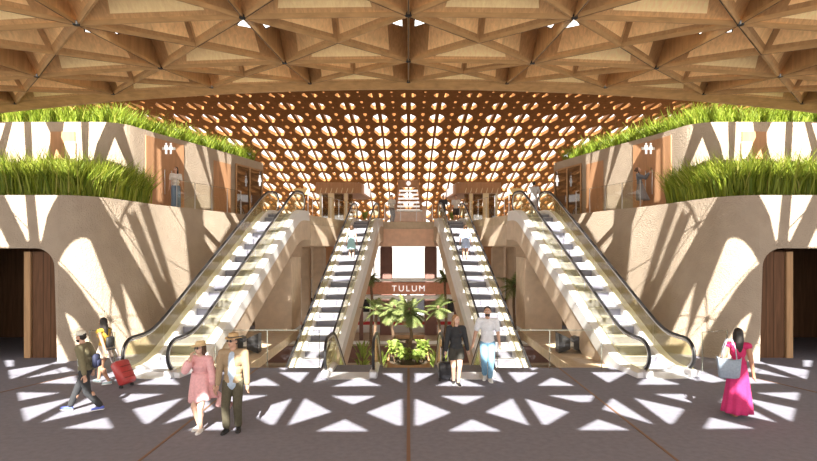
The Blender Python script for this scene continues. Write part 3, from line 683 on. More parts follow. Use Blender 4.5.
vo = va.build('ceiling_vault', M['wood_vault'], None, False, 'structure')
vr.build('opening_reveals', M['wood_lit_reveal'], vo)
# ------------------------------------------------------------------ escalators
T30 = math.tan(math.radians(30))
def softp(x, w=0.22): return w * math.log1p(math.exp(min(60, x / w))) if x / w < 60 else x
def make_escalator(label, group, loc, rz, rise, y0, run_flat=1.35, down=False, clad_mat=None, zcut=None, clad_depth=1.15):
    """Local +y runs along the escalator; y0 is where the incline starts."""
    t = thing('escalator', label, 'escalator', loc, rz, group)
    run = rise / T30; sg = -1 if down else 1
    L = y0 + run + run_flat
    zf = lambda y: sg * T30 * (softp(y - y0) - softp(y - y0 - run))
    ys = [0.0 + i * L / 60 for i in range(61)]
    cut = zcut if zcut is not None else -1e9
    # cladding below the stair
    mb = MB()
    top = [zf(y) - 0.12 for y in ys]; bot = [max(zf(y) - clad_depth, min(cut, zf(y) - 0.14)) for y in ys]
    hwid = 0.70 if down else 0.87
    for xs in (-hwid, hwid):
        n = len(ys)
        vs = [(xs, y, a) for y, a in zip(ys, top)] + [(xs, y, b) for y, b in zip(ys, bot)]
        mb.add(vs, [((i, i + 1, n + i + 1, n + i) if xs < 0 else (i + 1, i, n + i, n + i + 1)) for i in range(n - 1)])
    n = len(ys)
    mb.add([(-hwid, y, b) for y, b in zip(ys, bot)] + [(hwid, y, b) for y, b in zip(ys, bot)], [(i, i + 1, n + i + 1, n + i) for i in range(n - 1)])
    mb.add([(-hwid, 0, top[0]), (hwid, 0, top[0]), (hwid, 0, bot[0]), (-hwid, 0, bot[0])], [(0, 1, 2, 3)])
    mb.add([(-hwid, L, top[-1]), (hwid, L, top[-1]), (hwid, L, bot[-1]), (-hwid, L, bot[-1])], [(0, 3, 2, 1)])
    mb.build('truss_cladding', clad_mat or M['concrete'], t)
    # landing plates
    for ya, yb in ((-0.05, 0.75), (L - 0.75, L)):
        MB().box((0, (ya + yb) / 2, zf((ya + yb) / 2) + 0.003), (1.04, yb - ya, 0.02)).build('landing_plate', M['steel'], t)
    # steps
    d = 0.4; y = 0.75; k = 0
    while y < L - 0.78 and k < 80:
        zc = zf(y + d * (0.5 if not down else 0.5))
        nxt = zf(y + d * 0.5 - d)
        h = max(0.05, abs(zc - nxt)) + 0.03
        mb = MB()
        mb.box((0, y + d / 2, zc - 0.02), (1.0, d + 0.01, 0.04), mi=0)
        ry = y + 0.01 if not down else y + d - 0.01
        mb.box((0, ry, zc - 0.02 - h / 2), (1.0, 0.03, h), mi=1)
        mb.build('step', [M['step'], M['riser']], t)
        y += d; k += 1
    R = 0.42; HT = 0.97
    for sx in (-1, 1):
        # deck and skirt
        x = sx * 0.61
        mb = MB(); rings = []
        for y in [0.15 + i * (L - 0.3) / 60 for i in range(61)]:
            z = zf(y)
            ox = 0.10 if down else 0.27
            rings.append([(sx * (0.51), y, z - 0.3), (sx * 0.51, y, z + 0.10), (sx * 0.56, y, z + 0.16), (sx * 0.66, y, z + 0.16), (sx * (0.59 + ox), y, z + 0.13), (sx * (0.61 + ox), y, z - 0.3)][::sx])
        mb.loft(rings, cap=True); mb.build('skirt_deck', M['white_metal'], t)
        # handrail centre line
        ylo, yhi = R + 0.02, L - R - 0.02
        path = []
        for a in range(-100, -269, -12):
            an = math.radians(a); path.append((x, ylo + R * math.sin(an) * 1.0, zf(0.2) + 0.54 + R * math.cos(an)))
        path = [(x, ylo - R * math.sin(math.radians(a)), zf(0.2) + HT - R + R * math.cos(math.radians(a))) for a in range(155, -1, -14)]
        N = 60
        for i in range(1, N):
            y = ylo + (yhi - ylo) * i / N; path.append((x, y, zf(y) + HT))
        path += [(x, yhi + R * math.sin(math.radians(a)), zf(L - 0.2) + HT - R + R * math.cos(math.radians(a))) for a in range(0, 156, 14)]
        MB().tube(path, 0.038, 8).build('handrail', M['black'], t, True)
        inner = []
        c0 = (ylo, zf(0.2) + HT - R); c1 = (yhi, zf(L - 0.2) + HT - R)
        for p in path:
            if p[1] <= ylo: dv = Vector((p[1] - c0[0], p[2] - c0[1]))
            elif p[1] >= yhi: dv = Vector((p[1] - c1[0], p[2] - c1[1]))
            else: dv = Vector((0, R))
            dv = dv.normalized() * 0.07; inner.append((x, p[1] - dv.x, p[2] - dv.y))
        MB().tube(inner, 0.026, 6).build('handrail_guide', M['steel'], t, True)
        # glass, in panels with fine joints
        def zlo(y): return zf(min(max(y, 0.15), L - 0.15)) + 0.15
        def zhi(y):
            if y < ylo: q = max(0, R * R - (y - ylo) ** 2); return zf(0.2) + HT - R + math.sqrt(q) - 0.05
            if y > yhi: q = max(0, R * R - (y - yhi) ** 2); return zf(L - 0.2) + HT - R + math.sqrt(q) - 0.05
            return zf(y) + HT - 0.05
        npan = max(3, int(round(L / 1.9))); yy0, yy1 = ylo - R * 0.93, yhi + R * 0.93
        for q in range(npan):
            a = yy0 + (yy1 - yy0) * q / npan + 0.012; b = yy0 + (yy1 - yy0) * (q + 1) / npan - 0.012
            sm = [a + (b - a) * i / 10 for i in range(11)]
            vs = [(x, y, zlo(y)) for y in sm] + [(x, y, max(zlo(y) + 0.01, zhi(y))) for y in sm]
            MB().add(vs, [(i, i + 1, 12 + i, 11 + i) for i in range(10)]).build('glass_panel', M['glass_olive'], t)
        # newel foot
        MB().box((x, 0.16, zf(0) + 0.1), (0.2, 0.34, 0.2), bev=0.03).build('newel_foot', M['steel'], t)
    return t

A_OUT, A_IN = math.radians(7.2), math.radians(5.6)
for s, side in ((-1, 'left'), (1, 'right')):
    make_escalator('long up escalator beside the %s sandy wall, olive glass and black handrails' % side, None, (s * 6.68, 13.9, 0), s * A_OUT, UPZ, 1.31, 1.4, False, M['concrete'], 0.0)
    make_escalator('escalator %s of the palms, rising from the platform level, with a %s passenger' % (side, 'pale blue dressed' if s < 0 else 'blue shirted'), None, (s * 3.86, 14.75, LOWZ), s * A_IN, UPZ - LOWZ, 1.36, 1.35, False, M['concrete'], LOWZ)
    make_escalator('short down escalator sinking through the floor just %s of the palms' % side, None, (s * 1.50, 13.85, 0.0), 0.0, -LOWZ, 1.75, 1.2, True, M['white_metal'], LOWZ)

# ------------------------------------------------------------------ glass balustrades
def balustrade(label, pts, z, h=1.05, post=1.5, group=None, mat='glass_clear', lo=0.05):
    t = thing('glass_balustrade', label, 'glass railing', (pts[0][0], pts[0][1], z), 0, group)
    ox, oy = pts[0]
    P = [(x - ox, y - oy) for x, y in pts]
    # resample
    seg = [math.hypot(b[0] - a[0], b[1] - a[1]) for a, b in zip(P[:-1], P[1:])]; tot = sum(seg)
    n = max(1, int(round(tot / post)))
    def at(d):
        for (a, b, l) in zip(P[:-1], P[1:], seg):
            if d <= l + 1e-6: return (a[0] + (b[0] - a[0]) * d / l, a[1] + (b[1] - a[1]) * d / l)
            d -= l
        return P[-1]
    for i in range(n + 1):
        p = at(tot * i / n)
        MB().box((p[0], p[1], h * 0.5), (0.022, 0.022, h)).build('post', M['steel' if z > 1 else 'glass_edge'], t)
        if i < n:
            q = at(tot * (i + 0.02) / n); r_ = at(tot * (i + 0.98) / n)
            MB().add([(q[0], q[1], lo), (r_[0], r_[1], lo), (r_[0], r_[1], h - 0.03), (q[0], q[1], h - 0.03)], [(0, 1, 2, 3)]).build('glass_panel', M[mat], t)
    MB().tube([(p[0], p[1], h) for p in P], 0.011, 6).build('top_rail', M['glass_edge'], t, True)
    return t
for s, side in ((-1, 'left'), (1, 'right')):
    f = lambda pts: [(s * x, y) for x, y in pts]
    balustrade('glass railing at the floor edge between the two %s escalators' % side, f([(5.3, 15.1), (4.7, 15.1), (2.45, 15.1)]), 0)
    balustrade('low glass railing on the floor between the %s wall and the long escalator' % side, f([(8.75, 15.1), (7.85, 14.7)]), 0, post=0.7)
    low_in = [p for p in offset(LOWER, 0.18) if 20.4 < p[1] < 25.0]
    balustrade('glass railing on the %s balcony above the sandy wall' % side, [(-s * x, y) for x, y in low_in], UPZ, 1.05, 1.1)
    balustrade('glass railing on the upper floor between the %s pair of escalators' % side, f([(4.45, 25.55), (3.42, 30.2)]), UPZ, 1.05, 1.2)
balustrade('glass railing on the upper floor edge in the middle of the hall', [(-1.35, 31.1), (1.35, 31.1)], UPZ, 1.0, 0.8)

# ------------------------------------------------------------------ grasses
def grass(name, label, spots, hmin, hmax, mat, n, lean=0.35):
    mb = MB(); rnd = random.Random(len(spots) * 31 + int(hmax * 100))
    for i in range(n):
        x, y, z = spots(rnd)
        h = rnd.uniform(hmin, hmax) * (1 if rnd.random() < 0.85 else 1.25); a = rnd.uniform(0, 2 * PI); l = h * rnd.uniform(0.1, lean * 2)
        w = rnd.uniform(0.012, 0.028); ca, sa = math.cos(a), math.sin(a)
        f = rnd.uniform(0, PI); cw, sw = math.cos(f) * w, math.sin(f) * w
        vs = [(x - cw, y - sw, z), (x + cw, y + sw, z), (x + ca * l * .25 + cw * .8, y + sa * l * .25 + sw * .8, z + h * .55), (x + ca * l * .25 - cw * .8, y + sa * l * .25 - sw * .8, z + h * .55), (x + ca * l, y + sa * l, z + h)]
        mb.add(vs, [(0, 1, 2, 3), (3, 2, 4)])
    return tag(mb.build(name, mat), label, 'grass', None, 'stuff')
class Spots(list):
    def __init__(s, fn, k): super().__init__(range(k)); s.fn = fn
    def __call__(s, rnd): return s.fn(rnd)
def along(pl, t):
    seg = [math.hypot(b[0] - a[0], b[1] - a[1]) for a, b in zip(pl[:-1], pl[1:])]; d = t * sum(seg)
    for a, b, l in zip(pl[:-1], pl[1:], seg):
        if d <= l: break
        d -= l
    f = min(1, d / l)
    return a[0] + (b[0] - a[0]) * f, a[1] + (b[1] - a[1]) * f
for s, side in ((-1, 'left'), (1, 'right')):
    fr = [p for p in offset(LOWER, 0.5) if p[0] > -15.5 and p[1] < 19.6]
    bk = [p for p in offset(UPPER, -0.25) if p[0] > -15.5 and p[1] < 20.4]
    def spot(rnd, fr=fr, bk=bk, s=s):
        while True:
            t = rnd.random(); v = rnd.random() ** 1.3
            a = along(fr, t); b = along(bk, t)
            x, y = a[0] + (b[0] - a[0]) * v, a[1] + (b[1] - a[1]) * v
            fade = max(0, (y - 18.3) / 2.0) if x > -10.2 else 0
            if rnd.random() > fade: return (-s * x, y, UPZ + 0.02)
    grass('terrace_grass', 'tall green grasses on the %s terrace above the sandy wall' % side, Spots(spot, 3 if s < 0 else 4), 0.75, 1.3, M['grass'], 9500)
    rf = [(-16.5, 19.65)] + [p for p in offset(UPPER, 0.55) if p[0] > -16]; rb = offset(rf, 1.3)
    def spot2(rnd, rf=rf, rb=rb, s=s):
        t = rnd.random(); v = rnd.random() ** 1.5
        a = along(rf, t); b = along(rb, t)
        return (-s * (a[0] + (b[0] - a[0]) * v), a[1] + (b[1] - a[1]) * v, 7.44)
    grass('roof_grass', 'fringe of bright green grass along the %s upper roof edge' % side, Spots(spot2, 5 if s < 0 else 6), 0.6, 1.15, M['grass_roof'], 9000)

# ------------------------------------------------------------------ doors, windows and signs on the upper walls
def pictogram(mb, cx, cz, woman, s=1.0, y=0.0):
    """Flat standing figure of a washroom sign, in the xz plane."""
    mb.tube([(cx, y - 0.012, cz + 0.27 * s), (cx, y + 0.012, cz + 0.27 * s)], 0.05 * s, 12)
    if woman: body = [(-0.05, 0.2), (0.05, 0.2), (0.11, -0.05), (0.045, -0.05), (0.045, -0.27), (-0.045, -0.27), (-0.045, -0.05), (-0.11, -0.05)]
    else: body = [(-0.09, 0.2), (0.09, 0.2), (0.09, -0.02), (0.055, -0.02), (0.055, -0.27), (-0.055, -0.27), (-0.055, -0.02), (-0.09, -0.02)]
    n = len(body)
    mb.add([(cx + a * s, y - 0.012, cz + b * s) for a, b in body] + [(cx + a * s, y + 0.012, cz + b * s) for a, b in body], [tuple(range(n)), tuple(range(2 * n - 1, n - 1, -1))] + [(i, n + i, n + (i + 1) % n, (i + 1) % n) for i in range(n)])
for s, side in ((-1, 'left'), (1, 'right')):
    def wall_panel(name, y0, y1, z0, z1, mat, th=0.06, out=0.03, n=6):
        pl = offset(UPPER, -out)
        pts = []
        for i in range(n + 1):
            (x, y), t = wall_frame(pl, y0 + (y1 - y0) * i / n); pts.append((x, y))
        mb = MB(); m = len(pts)
        mb.add([(x, y, z0) for x, y in pts] + [(x, y, z1) for x, y in pts], [(i, i + 1, m + i + 1, m + i) for i in range(m - 1)])
        mb.add([(pts[0][0], pts[0][1], z0), (pts[0][0] - 0.04, pts[0][1], z0), (pts[0][0] - 0.04, pts[0][1], z1), (pts[0][0], pts[0][1], z1)], [(0, 1, 2, 3)])
        mb.add([(pts[-1][0], pts[-1][1], z0), (pts[-1][0] - 0.04, pts[-1][1], z0), (pts[-1][0] - 0.04, pts[-1][1], z1), (pts[-1][0], pts[-1][1], z1)], [(0, 1, 2, 3)])
        mb.add([(x, y, z1) for x, y in pts] + [(x - 0.04, y, z1) for x, y in pts], [(i, i + 1, m + i + 1, m + i) for i in range(m - 1)])
        if s > 0: mb.mirror()
        return mb, pts
    k = 1 if s < 0 else 4
    mb, pts = wall_panel('door', 20.35, 22.35, UPZ, 7.5, None)
    d1 = struct(mb, 'door_%d' % k, M['wood_door'])
    for q, yy in enumerate((21.2, 21.55)):
        (x, y), t = wall_frame(offset(UPPER, -0.12), yy)
        MB().tube([(-s * x, y, UPZ + 0.55), (-s * x, y, UPZ + 1.5)], 0.02, 6).build('door_handle', M['steel'], d1, True)
    mb, pts = wall_panel('door', 24.2, 25.4, UPZ, 7.2, None)
    struct(mb, 'door_%d' % (k + 1), M['wood_door'])
    mb = MB().box((-11.98, 19.07, 6.1), (0.84, 0.06, 2.5))
    if s > 0: mb.mirror()
    d3 = struct(mb, 'door_%d' % (k + 2), M['wood_door'])
    mb = MB().box((-11.7, 19.03, 6.45), (0.36, 0.04, 1.1))  # sunlit part of the timber door, painted on as a cream patch
    if s > 0: mb.mirror()
    mb.build('sunlit_cream', M['cream'], d3)
    # restroom sign standing off the door
    (x, y), t = wall_frame(UPPER, 21.15)
    sg_ = thing('restroom_sign', 'white restroom pictogram sign high on the %s orange timber door' % side, 'sign', (-s * (x + 0.35), y - 0.1, 7.12))
    mb = MB(); pictogram(mb, -0.09, 0.0, False, 0.72); mb.build('man_symbol', M['glow_white'], sg_)
    mb = MB(); pictogram(mb, 0.09, 0.0, True, 0.72); mb.build('woman_symbol', M['glow_white'], sg_)
    MB().box((0, 0.03, 0.02), (0.5, 0.02, 0.10)).build('bracket', M['white'], sg_)
    # shop window at the far end of the upper wall
    mb, pts = wall_panel('window', 25.75, 27.95, UPZ + 0.05, 7.25, None)
    wn = struct(mb, 'window_%d' % (1 if s < 0 else 2), M['glass_dark'])
    (xa, ya), _ = wall_frame(offset(UPPER, -0.06), 25.75); (xb, yb), _ = wall_frame(offset(UPPER, -0.06), 28.0)
    def bar(a, b, za, zb_): MB().tube([(-s * a[0], a[1], za), (-s * b[0], b[1], zb_)], 0.045, 4).build('window_frame', M['wood_post'], wn)
    bar((xa, ya), (xa, ya), UPZ, 7.3); bar((xb, yb), (xb, yb), UPZ, 7.3); bar((xa, ya), (xb, yb), 7.27, 7.27); bar(((xa + xb) / 2, (ya + yb) / 2), ((xa + xb) / 2, (ya + yb) / 2), UPZ, 7.25)
    sh = thing('shop_sign', 'small white standing figure sign hung inside the %s dark shop window' % side, 'sign', (-s * (xb + 0.12) + s * 0.0, yb - 0.9, 6.65))
    mb = MB(); pictogram(mb, 0, 0, True, 0.9); mb.build('symbol', M['glow_white'], sh)
    MB().tube([(0, 0, 0.3), (0, 0, 0.5)], 0.01, 5).build('hanger', M['steel'], sh)
    # display shelves behind the glass
    shf = thing('display_shelf', 'timber display shelf unit behind the %s shop window' % side, 'shelf', (-s * ((xa + xb) / 2 - 0.9), (ya + yb) / 2 - 0.3, UPZ))
    for q in range(4): MB().box((0, 0, 0.3 + q * 0.42), (0.5, 1.6, 0.05)).build('shelf_board', M['wood_light'], shf)
    for q in (-0.8, 0.8): MB().box((0, q, 0.85), (0.5, 0.05, 1.7)).build('upright', M['wood_post'], shf)

# ------------------------------------------------------------------ kiosks and furniture of the upper floor
for s, side in ((-1, 'left'), (1, 'right')):
    kx = 4.15
    kk = thing('kiosk', 'timber topped glass kiosk on the upper floor, %s of centre' % side, 'kiosk', (s * kx, 34.5, UPZ))
    foot = [(1.35, -1.2), (-0.75, -1.2), (-1.15, -0.9), (-1.5, 3.0), (1.35, 3.0)]
    plan = [(s * x, y) for x, y in foot][::s]
    top = [(s * x * 1.08, y * 1.02) for x, y in foot][::s]
    MB().prism(top, 1.85, 2.5).build('canopy', M['wood_door'], kk)
    for q in range(7):
        x = s * (1.2 - q * 0.32)
        MB().add([(x - .03, -1.235, 1.86), (x + .03, -1.235, 1.86), (x + .10, -1.235, 2.16), (x + .07, -1.235, 2.16)], [(0, 1, 2, 3)]).build('canopy_slit', M['cream'], kk)  # cream colour stands in for light showing in the slits
    for q, (x, w) in enumerate(((0.55, 0.34), (-0.35, 0.2), (1.2, 0.12))): MB().box((s * x, -1.05, 0.92), (w, w * .6, 1.85)).build('column', M['cream'], kk)
    for q, (x0, x1) in enumerate(((1.15, 0.75), (0.35, -0.2), (-0.5, -0.75))):
        MB().box((s * (x0 + x1) / 2, -1.02, 0.95), (abs(x1 - x0), 0.03, 1.7)).build('glass_panel', M['glass_dark'], kk)
    MB().box((s * 0.2, -0.4, 0.5), (2.0, 0.5, 1.0)).build('counter', M['wood_mid'], kk)
    for q in range(3): MB().box((s * 0.3, 1.2, 0.5 + q * 0.5), (1.8, 0.3, 0.04)).build('shelf', M['wood_light'], kk)
    a = Vector((-s * 1.22 * 1.08, -0.92, 0)); b = Vector((-s * 1.52 * 1.08, 3.0, 0)); o = Vector((-s * 0.03, 0, 0))
    p = a + (b - a) * .15 + o; q = a + (b - a) * .8 + o
    MB().add([(p.x, p.y, 1.92), (q.x, q.y, 1.92), (q.x, q.y, 2.42), (p.x, p.y, 2.42)], [(0, 1, 2, 3)]).build('sign_panel', M['glow_white'], kk)
    # planter pots with leafy plants near the top of the escalators
    for j, (px, py) in enumerate(((8.0, 29.5), (2.9, 36.5))):
        pp = thing('potted_plant', 'leafy plant in a tan pot on the upper floor, %s side %s' % (side, 'near the shop window' if j == 0 else 'behind the kiosk'), 'plant', (s * px, py, UPZ))
        MB().loft([[(0.2 * f * math.cos(a), 0.2 * f * math.sin(a), z) for a in [2 * PI * i / 12 for i in range(12)]] for z, f in ((0, .8), (.35, 1.1), (.4, 1.15), (.38, 1.0))], cap=True).build('pot', M['concrete'], pp)
        mb = MB(); rnd = random.Random(j * 7 + 3)
        for i in range(60):
            a = rnd.uniform(0, 2 * PI); r = rnd.uniform(.1, .4); h = rnd.uniform(.5, 1.1)
            p0 = Vector((0, 0, .35)); p1 = Vector((math.cos(a) * r, math.sin(a) * r, h)); w = Vector((-math.sin(a), math.cos(a), 0)) * .05
            m_ = (p0 + p1) / 2 + Vector((0, 0, .12)); mb.add([p0, m_ - w, p1, m_ + w], [(0, 1, 2, 3)])
        mb.build('foliage', M['leaf'], pp)

# timber portal with white slats far behind, and the counter before it
pt = thing('slatted_portal', 'timber framed portal with white slats, far back in the middle of the hall', 'portal', (0, 38.0, UPZ))
MB().prism([(-0.75, 0), (0.75, 0), (0.75, 0.3), (-0.75, 0.3)], 2.75, 3.25).build('head_board', M['wood_door'], pt)
for s in (-1, 1):
    MB().add([(s * .62, 0, 2.75), (s * .75, 0, 2.75), (s * 1.15, 0, 0), (s * .98, 0, 0), (s * .62, .3, 2.75), (s * .75, .3, 2.75), (s * 1.15, .3, 0), (s * .98, .3, 0)], [(0, 1, 2, 3), (7, 6, 5, 4), (0, 3, 7, 4), (1, 5, 6, 2)]).build('jamb', M['wood_door'], pt)
for q in range(9):
    z = 0.35 + q * 0.27; w = 0.95 - z * 0.12
    MB().box((0, 0.15, z), (w * 2, 0.1, 0.13)).build('slat', M['glow_white'], pt)  # faint glow stands in for sunlight on the slats
MB().tube([(0, -0.04, 3.0), (0, 0.0, 3.0)], 0.16, 14).build('roundel', M['glow_white'], pt)
ct = thing('reception_counter', 'low brown counter with pale top at the head of the middle void', 'counter', (0, 34.0, UPZ))
MB().box((0, 0, 0.38), (1.7, 0.6, 0.76), bev=0.04).build('front_panel', M['concrete_red'], ct)
MB().box((0, 0, 0.80), (1.8, 0.7, 0.08), bev=0.02).build('counter_top', M['white'], ct)
for s in (-1, 1): MB().box((s * 0.95, -0.05, 0.55), (0.28, 0.6, 1.1), bev=0.05).build('end_post', M['concrete_red'], ct)
for j, (x, y) in enumerate(((-7.3, 31.5), (7.3, 31.5))):
    bn = thing('timber_sign_board', 'small orange timber sign board above the %s upper floor railing' % ('left' if x < 0 else 'right'), 'sign', (x + (1.2 if x < 0 else -1.2), y, UPZ))
    MB().box((0, 0, 1.75), (0.9, 0.08, 0.35), bev=0.02).build('board', M['wood_light'], bn)
    for q in (-.35, .35): MB().tube([(q, 0, 0), (q, 0, 1.6)], 0.025, 6).build('post', M['steel'], bn)

# ------------------------------------------------------------------ platform level: trains, station sign, planters, palms
def make_train(label, loc, length, group):
    t = thing('train', label, 'train', loc, 0, group)
    w = 2.8
    prof_ = [(-1.4, 0.35), (-1.4, 2.9), (-1.25, 3.5), (-0.8, 3.85), (0.8, 3.85), (1.25, 3.5), (1.4, 2.9), (1.4, 0.35)]
    MB().loft([[(x, y, z) for y, z in prof_] for x in (-length / 2, length / 2)], cap=True).build('body', M['white'], t)
    n = int(length / 2.1)
    for i in range(n):
        x = -length / 2 + (i + .5) * length / n
        MB().box((x, -1.41, 2.35), (length / n * 0.84, 0.04, 0.85), bev=0.015).build('window', M['train_window'], t)
    MB().box((0, -1.405, 1.25), (length, 0.03, 0.2)).build('red_stripe', M['red'], t)
    MB().box((0, 0, 0.17), (length * .98, 2.2, 0.34)).build('underframe', M['gapblack'], t)
    MB().box((0, -1.405, 3.15), (length, 0.03, 0.08)).build('gutter', M['steel'], t)
    return t
make_train('white train with red stripe and dark windows behind the station sign', (0, 34.5, LOWZ + 0.6), 26, None)
mb = MB(); mb.prism([(-14, 29.8), (14, 29.8), (14, 32.95), (-14, 32.95)], LOWZ, LOWZ + 1.3); struct(mb, 'floor_platform_deck', M['tanfloor'])
struct(MB().box((0, 29.75, LOWZ + 1.25), (28, 0.14, 0.16)), 'trim_platform_edge', M['white'])
struct(MB().box((0, 29.77, LOWZ + 0.6), (28, 0.08, 0.9)), 'trim_platform_shade', M['column_dark'])  # dark strip standing in for the shaded recess below the edge
st = thing('station_sign', 'long brick red station sign reading TULUM in white letters', 'sign', (0, 30.2, LOWZ + 1.3))
MB().box((0, 0, 2.85), (5.6, 0.25, 0.66), bev=0.02).build('board', M['brick'], st)
MB().box((0, 0.02, 3.3), (5.9, 0.4, 0.14)).build('white_cap', M['white'], st)
MB().box((0, 0.02, 2.36), (7.0, 0.4, 0.2)).build('white_sill', M['white'], st)
for x in (-2.6, 2.6): MB().box((x, 0.05, 1.15), (0.2, 0.2, 2.3)).build('post', M['column_dark'], st)
cu = bpy.data.curves.new('letters', 'FONT'); cu.body = 'TULUM'; cu.size = 0.46; cu.space_character = 1.35; cu.extrude = 0.02; cu.align_x = 'CENTER'; cu.align_y = 'CENTER'
tmp = bpy.data.objects.new('tmp', cu); COL.objects.link(tmp)
lm = bpy.data.meshes.new_from_object(tmp.evaluated_get(bpy.context.evaluated_depsgraph_get())); bpy.data.objects.remove(tmp)
lm.materials.clear(); lm.materials.append(M['glow_white'])
lo = bpy.data.objects.new('lettering', lm); COL.objects.link(lo); lo.parent = st; lo.location = (0, -0.15, 2.83); lo.rotation_euler = (PI / 2, 0, 0)
for j, x in enumerate((-4.6, 4.6)):
    bb = thing('yellow_barrier', 'low yellow barrier beyond the train, %s of the bright opening' % ('left' if x < 0 else 'right'), 'barrier', (x * 0.93, 47.5, LOWZ))
    MB().box((0, 0, 5.8), (3.0, 0.1, 0.42)).build('board', M['yellow'], bb)
    for q in (-1.3, 1.3): MB().box((q, 0, 2.8), (0.12, 0.12, 5.6)).build('post', M['steel'], bb)

# planter at the floor edge
pl = thing('round_planter', 'low round timber planter at the floor edge between the down escalators', 'planter', (0, 16.3, -0.45))
ring = [(0.62 * math.cos(a), -0.35 + (0.6 * math.sin(a) if math.sin(a) < 0 else 0) + (5.0 if math.sin(a) > 1e-6 else 0), 0) for a in [PI * i / 12 for i in range(12, 25)]]
outl = [(x, y) for x, y, _ in ring] + [(0.62, 4.6), (-0.62, 4.6)]
innl = [(x * .92, y * .95 if y < 0 else y - .05) for x, y in outl]
mb = MB(); n = len(outl)
for z0, z1 in ((-2.55, 0.47),):
    mb.add([(x, y, z0) for x, y in outl] + [(x, y, z1) for x, y in outl] + [(x, y, z1) for x, y in innl] + [(x, y, z1 - .15) for x, y in innl],
           [(i, (i + 1) % n, n + (i + 1) % n, n + i) for i in range(n)] + [(n + i, n + (i + 1) % n, 2 * n + (i + 1) % n, 2 * n + i) for i in range(n)] + [(2 * n + i, 2 * n + (i + 1) % n, 3 * n + (i + 1) % n, 3 * n + i) for i in range(n)])
mb.build('rim', M['wood_post'], pl)
MB().prism(innl, 0.2, 0.33).build('soil', M['soil'], pl)

def palm(label, loc, h, crown, nf=22, seed=1, trunk_r=0.075):
    rnd = random.Random(seed)
    t = thing('palm_tree', label, 'palm', loc)
    path = [(0.04 * math.sin(i * .9 + seed), 0.03 * math.cos(i * .7 + seed), h * i / 10) for i in range(11)]
    mb = MB(); mb.tube(path, [trunk_r * (1.25 - .4 * i / 10) for i in range(11)], 10)
    mb.build('trunk', M['trunk'], t, True)
    mb = MB(); mb.ell((path[-1][0], path[-1][1], h), (trunk_r * 1.5, trunk_r * 1.5, .22)); mb.build('crownshaft', M['trunk'], t, True)
    top = Vector((path[-1][0], path[-1][1], h + .05))
    for i in range(nf):
        a = 2 * PI * i / nf * 2.4 + rnd.uniform(-.2, .2); el = rnd.uniform(-0.5, 1.25); L = crown * rnd.uniform(.8, 1.1)
        mb = MB(); pts_ = []
        d = Vector((math.cos(a) * math.cos(el), math.sin(a) * math.cos(el), math.sin(el))); p = top.copy()
        for q in range(11):
            pts_.append(p.copy()); p = p + d * L / 10; d = (d + Vector((0, 0, -0.075 - 0.03 * rnd.random()))).normalized()
        mb.tube(pts_, [.012 * (1 - .07 * q) for q in range(11)], 4)
        for q in range(1, 11):
            for e in range(4):
                f = e / 4; c = pts_[q - 1].lerp(pts_[q], f); tt = (pts_[q] - pts_[q - 1]).normalized()
                sd = tt.cross(Vector((0, 0, 1))).normalized()
                ll = crown * .36 * math.sin(PI * min(1, (q + f) / 11.5) ** .75) + .05
                for sg in (-1, 1):
                    tip = c + (sd * sg * .8 + tt * .55 + Vector((0, 0, -.25))) * ll
                    w = tt * .011
                    mb.add([c - w, c + w, tip], [(0, 1, 2)])
        mb.build('frond', M['palm'], t)
    return t
palm('tall palm in the round planter, on the centre line of the hall', (0.05, 16.9, -0.12), 1.40, 0.62, 26, 3, .05)
palm('palm with a wide crown just left of the centre palm', (-0.50, 17.8, -0.12), 1.38, 0.60, 24, 5, .05)
palm('palm rising beside the right down escalator, behind the walking woman', (1.25, 22.6, LOWZ), 3.8, .76, 16, 8)
palm('palm in shadow beside the left down escalator', (-1.35, 22.6, LOWZ), 3.7, .76, 16, 11)
palm('palm left of the station sign, near the dark column', (-1.95, 28.9, LOWZ), 4.7, .62, 14, 14)
palm('palm right of the station sign, near the dark column', (1.95, 28.9, LOWZ), 4.7, .62, 14, 15)
palm('small palm seen under the right long escalator', (5.2, 27.0, LOWZ), 4.4, 1.2, 18, 16)
def bush(label, loc, r, h, seed, n=70, cat='plant'):
    rnd = random.Random(seed); t = thing('leafy_shrub', label, cat, loc)
    mb = MB(); st_ = MB()
    for i in range(n):
        a = rnd.uniform(0, 2 * PI); rr = r * rnd.uniform(.25, 1); hh = h * rnd.uniform(.35, 1)
        p0 = Vector((math.cos(a) * rr * .4, math.sin(a) * rr * .4, hh * .7)); p1 = Vector((math.cos(a) * rr, math.sin(a) * rr, hh))
        w = Vector((-math.sin(a), math.cos(a), 0)) * rnd.uniform(.04, .075); m_ = p0.lerp(p1, .5) + Vector((0, 0, .07))
        mb.add([p0, m_ - w, p1 + Vector((0, 0, -.05)), m_ + w], [(0, 1, 2, 3)])
        if i % 6 == 0: st_.tube([(0, 0, 0), (p0.x * .5, p0.y * .5, hh * .4), tuple(p0)], .008, 4)
    mb.build('foliage', M['leaf'], t); st_.build('stem', M['trunk'], t)
for j, (x, y, r, h) in enumerate(((-0.42, 16.5, .34, .72), (0.42, 16.5, .34, .72), (-0.15, 16.1, .3, .55), (0.22, 16.0, .3, .5))):
    bush(['broad leaved shrub at the left front of the round planter', 'broad leaved shrub at the right front of the round planter', 'low shrub at the left foot of the centre palm', 'low shrub at the right foot of the centre palm'][j], (x, y, -0.12), r, h, 20 + j)
for j, (x, y) in enumerate(((-1.3, 24.5), (1.35, 24.6), (-2.2, 26.2), (2.2, 26.2))):
    bush(['bright shrub on the platform level behind the left down escalator', 'bright shrub on the platform level behind the right down escalator', 'bright shrub near the left end of the station sign', 'bright shrub near the right end of the station sign'][j], (x, y, LOWZ), .6, 2.0, 40 + j, 70)

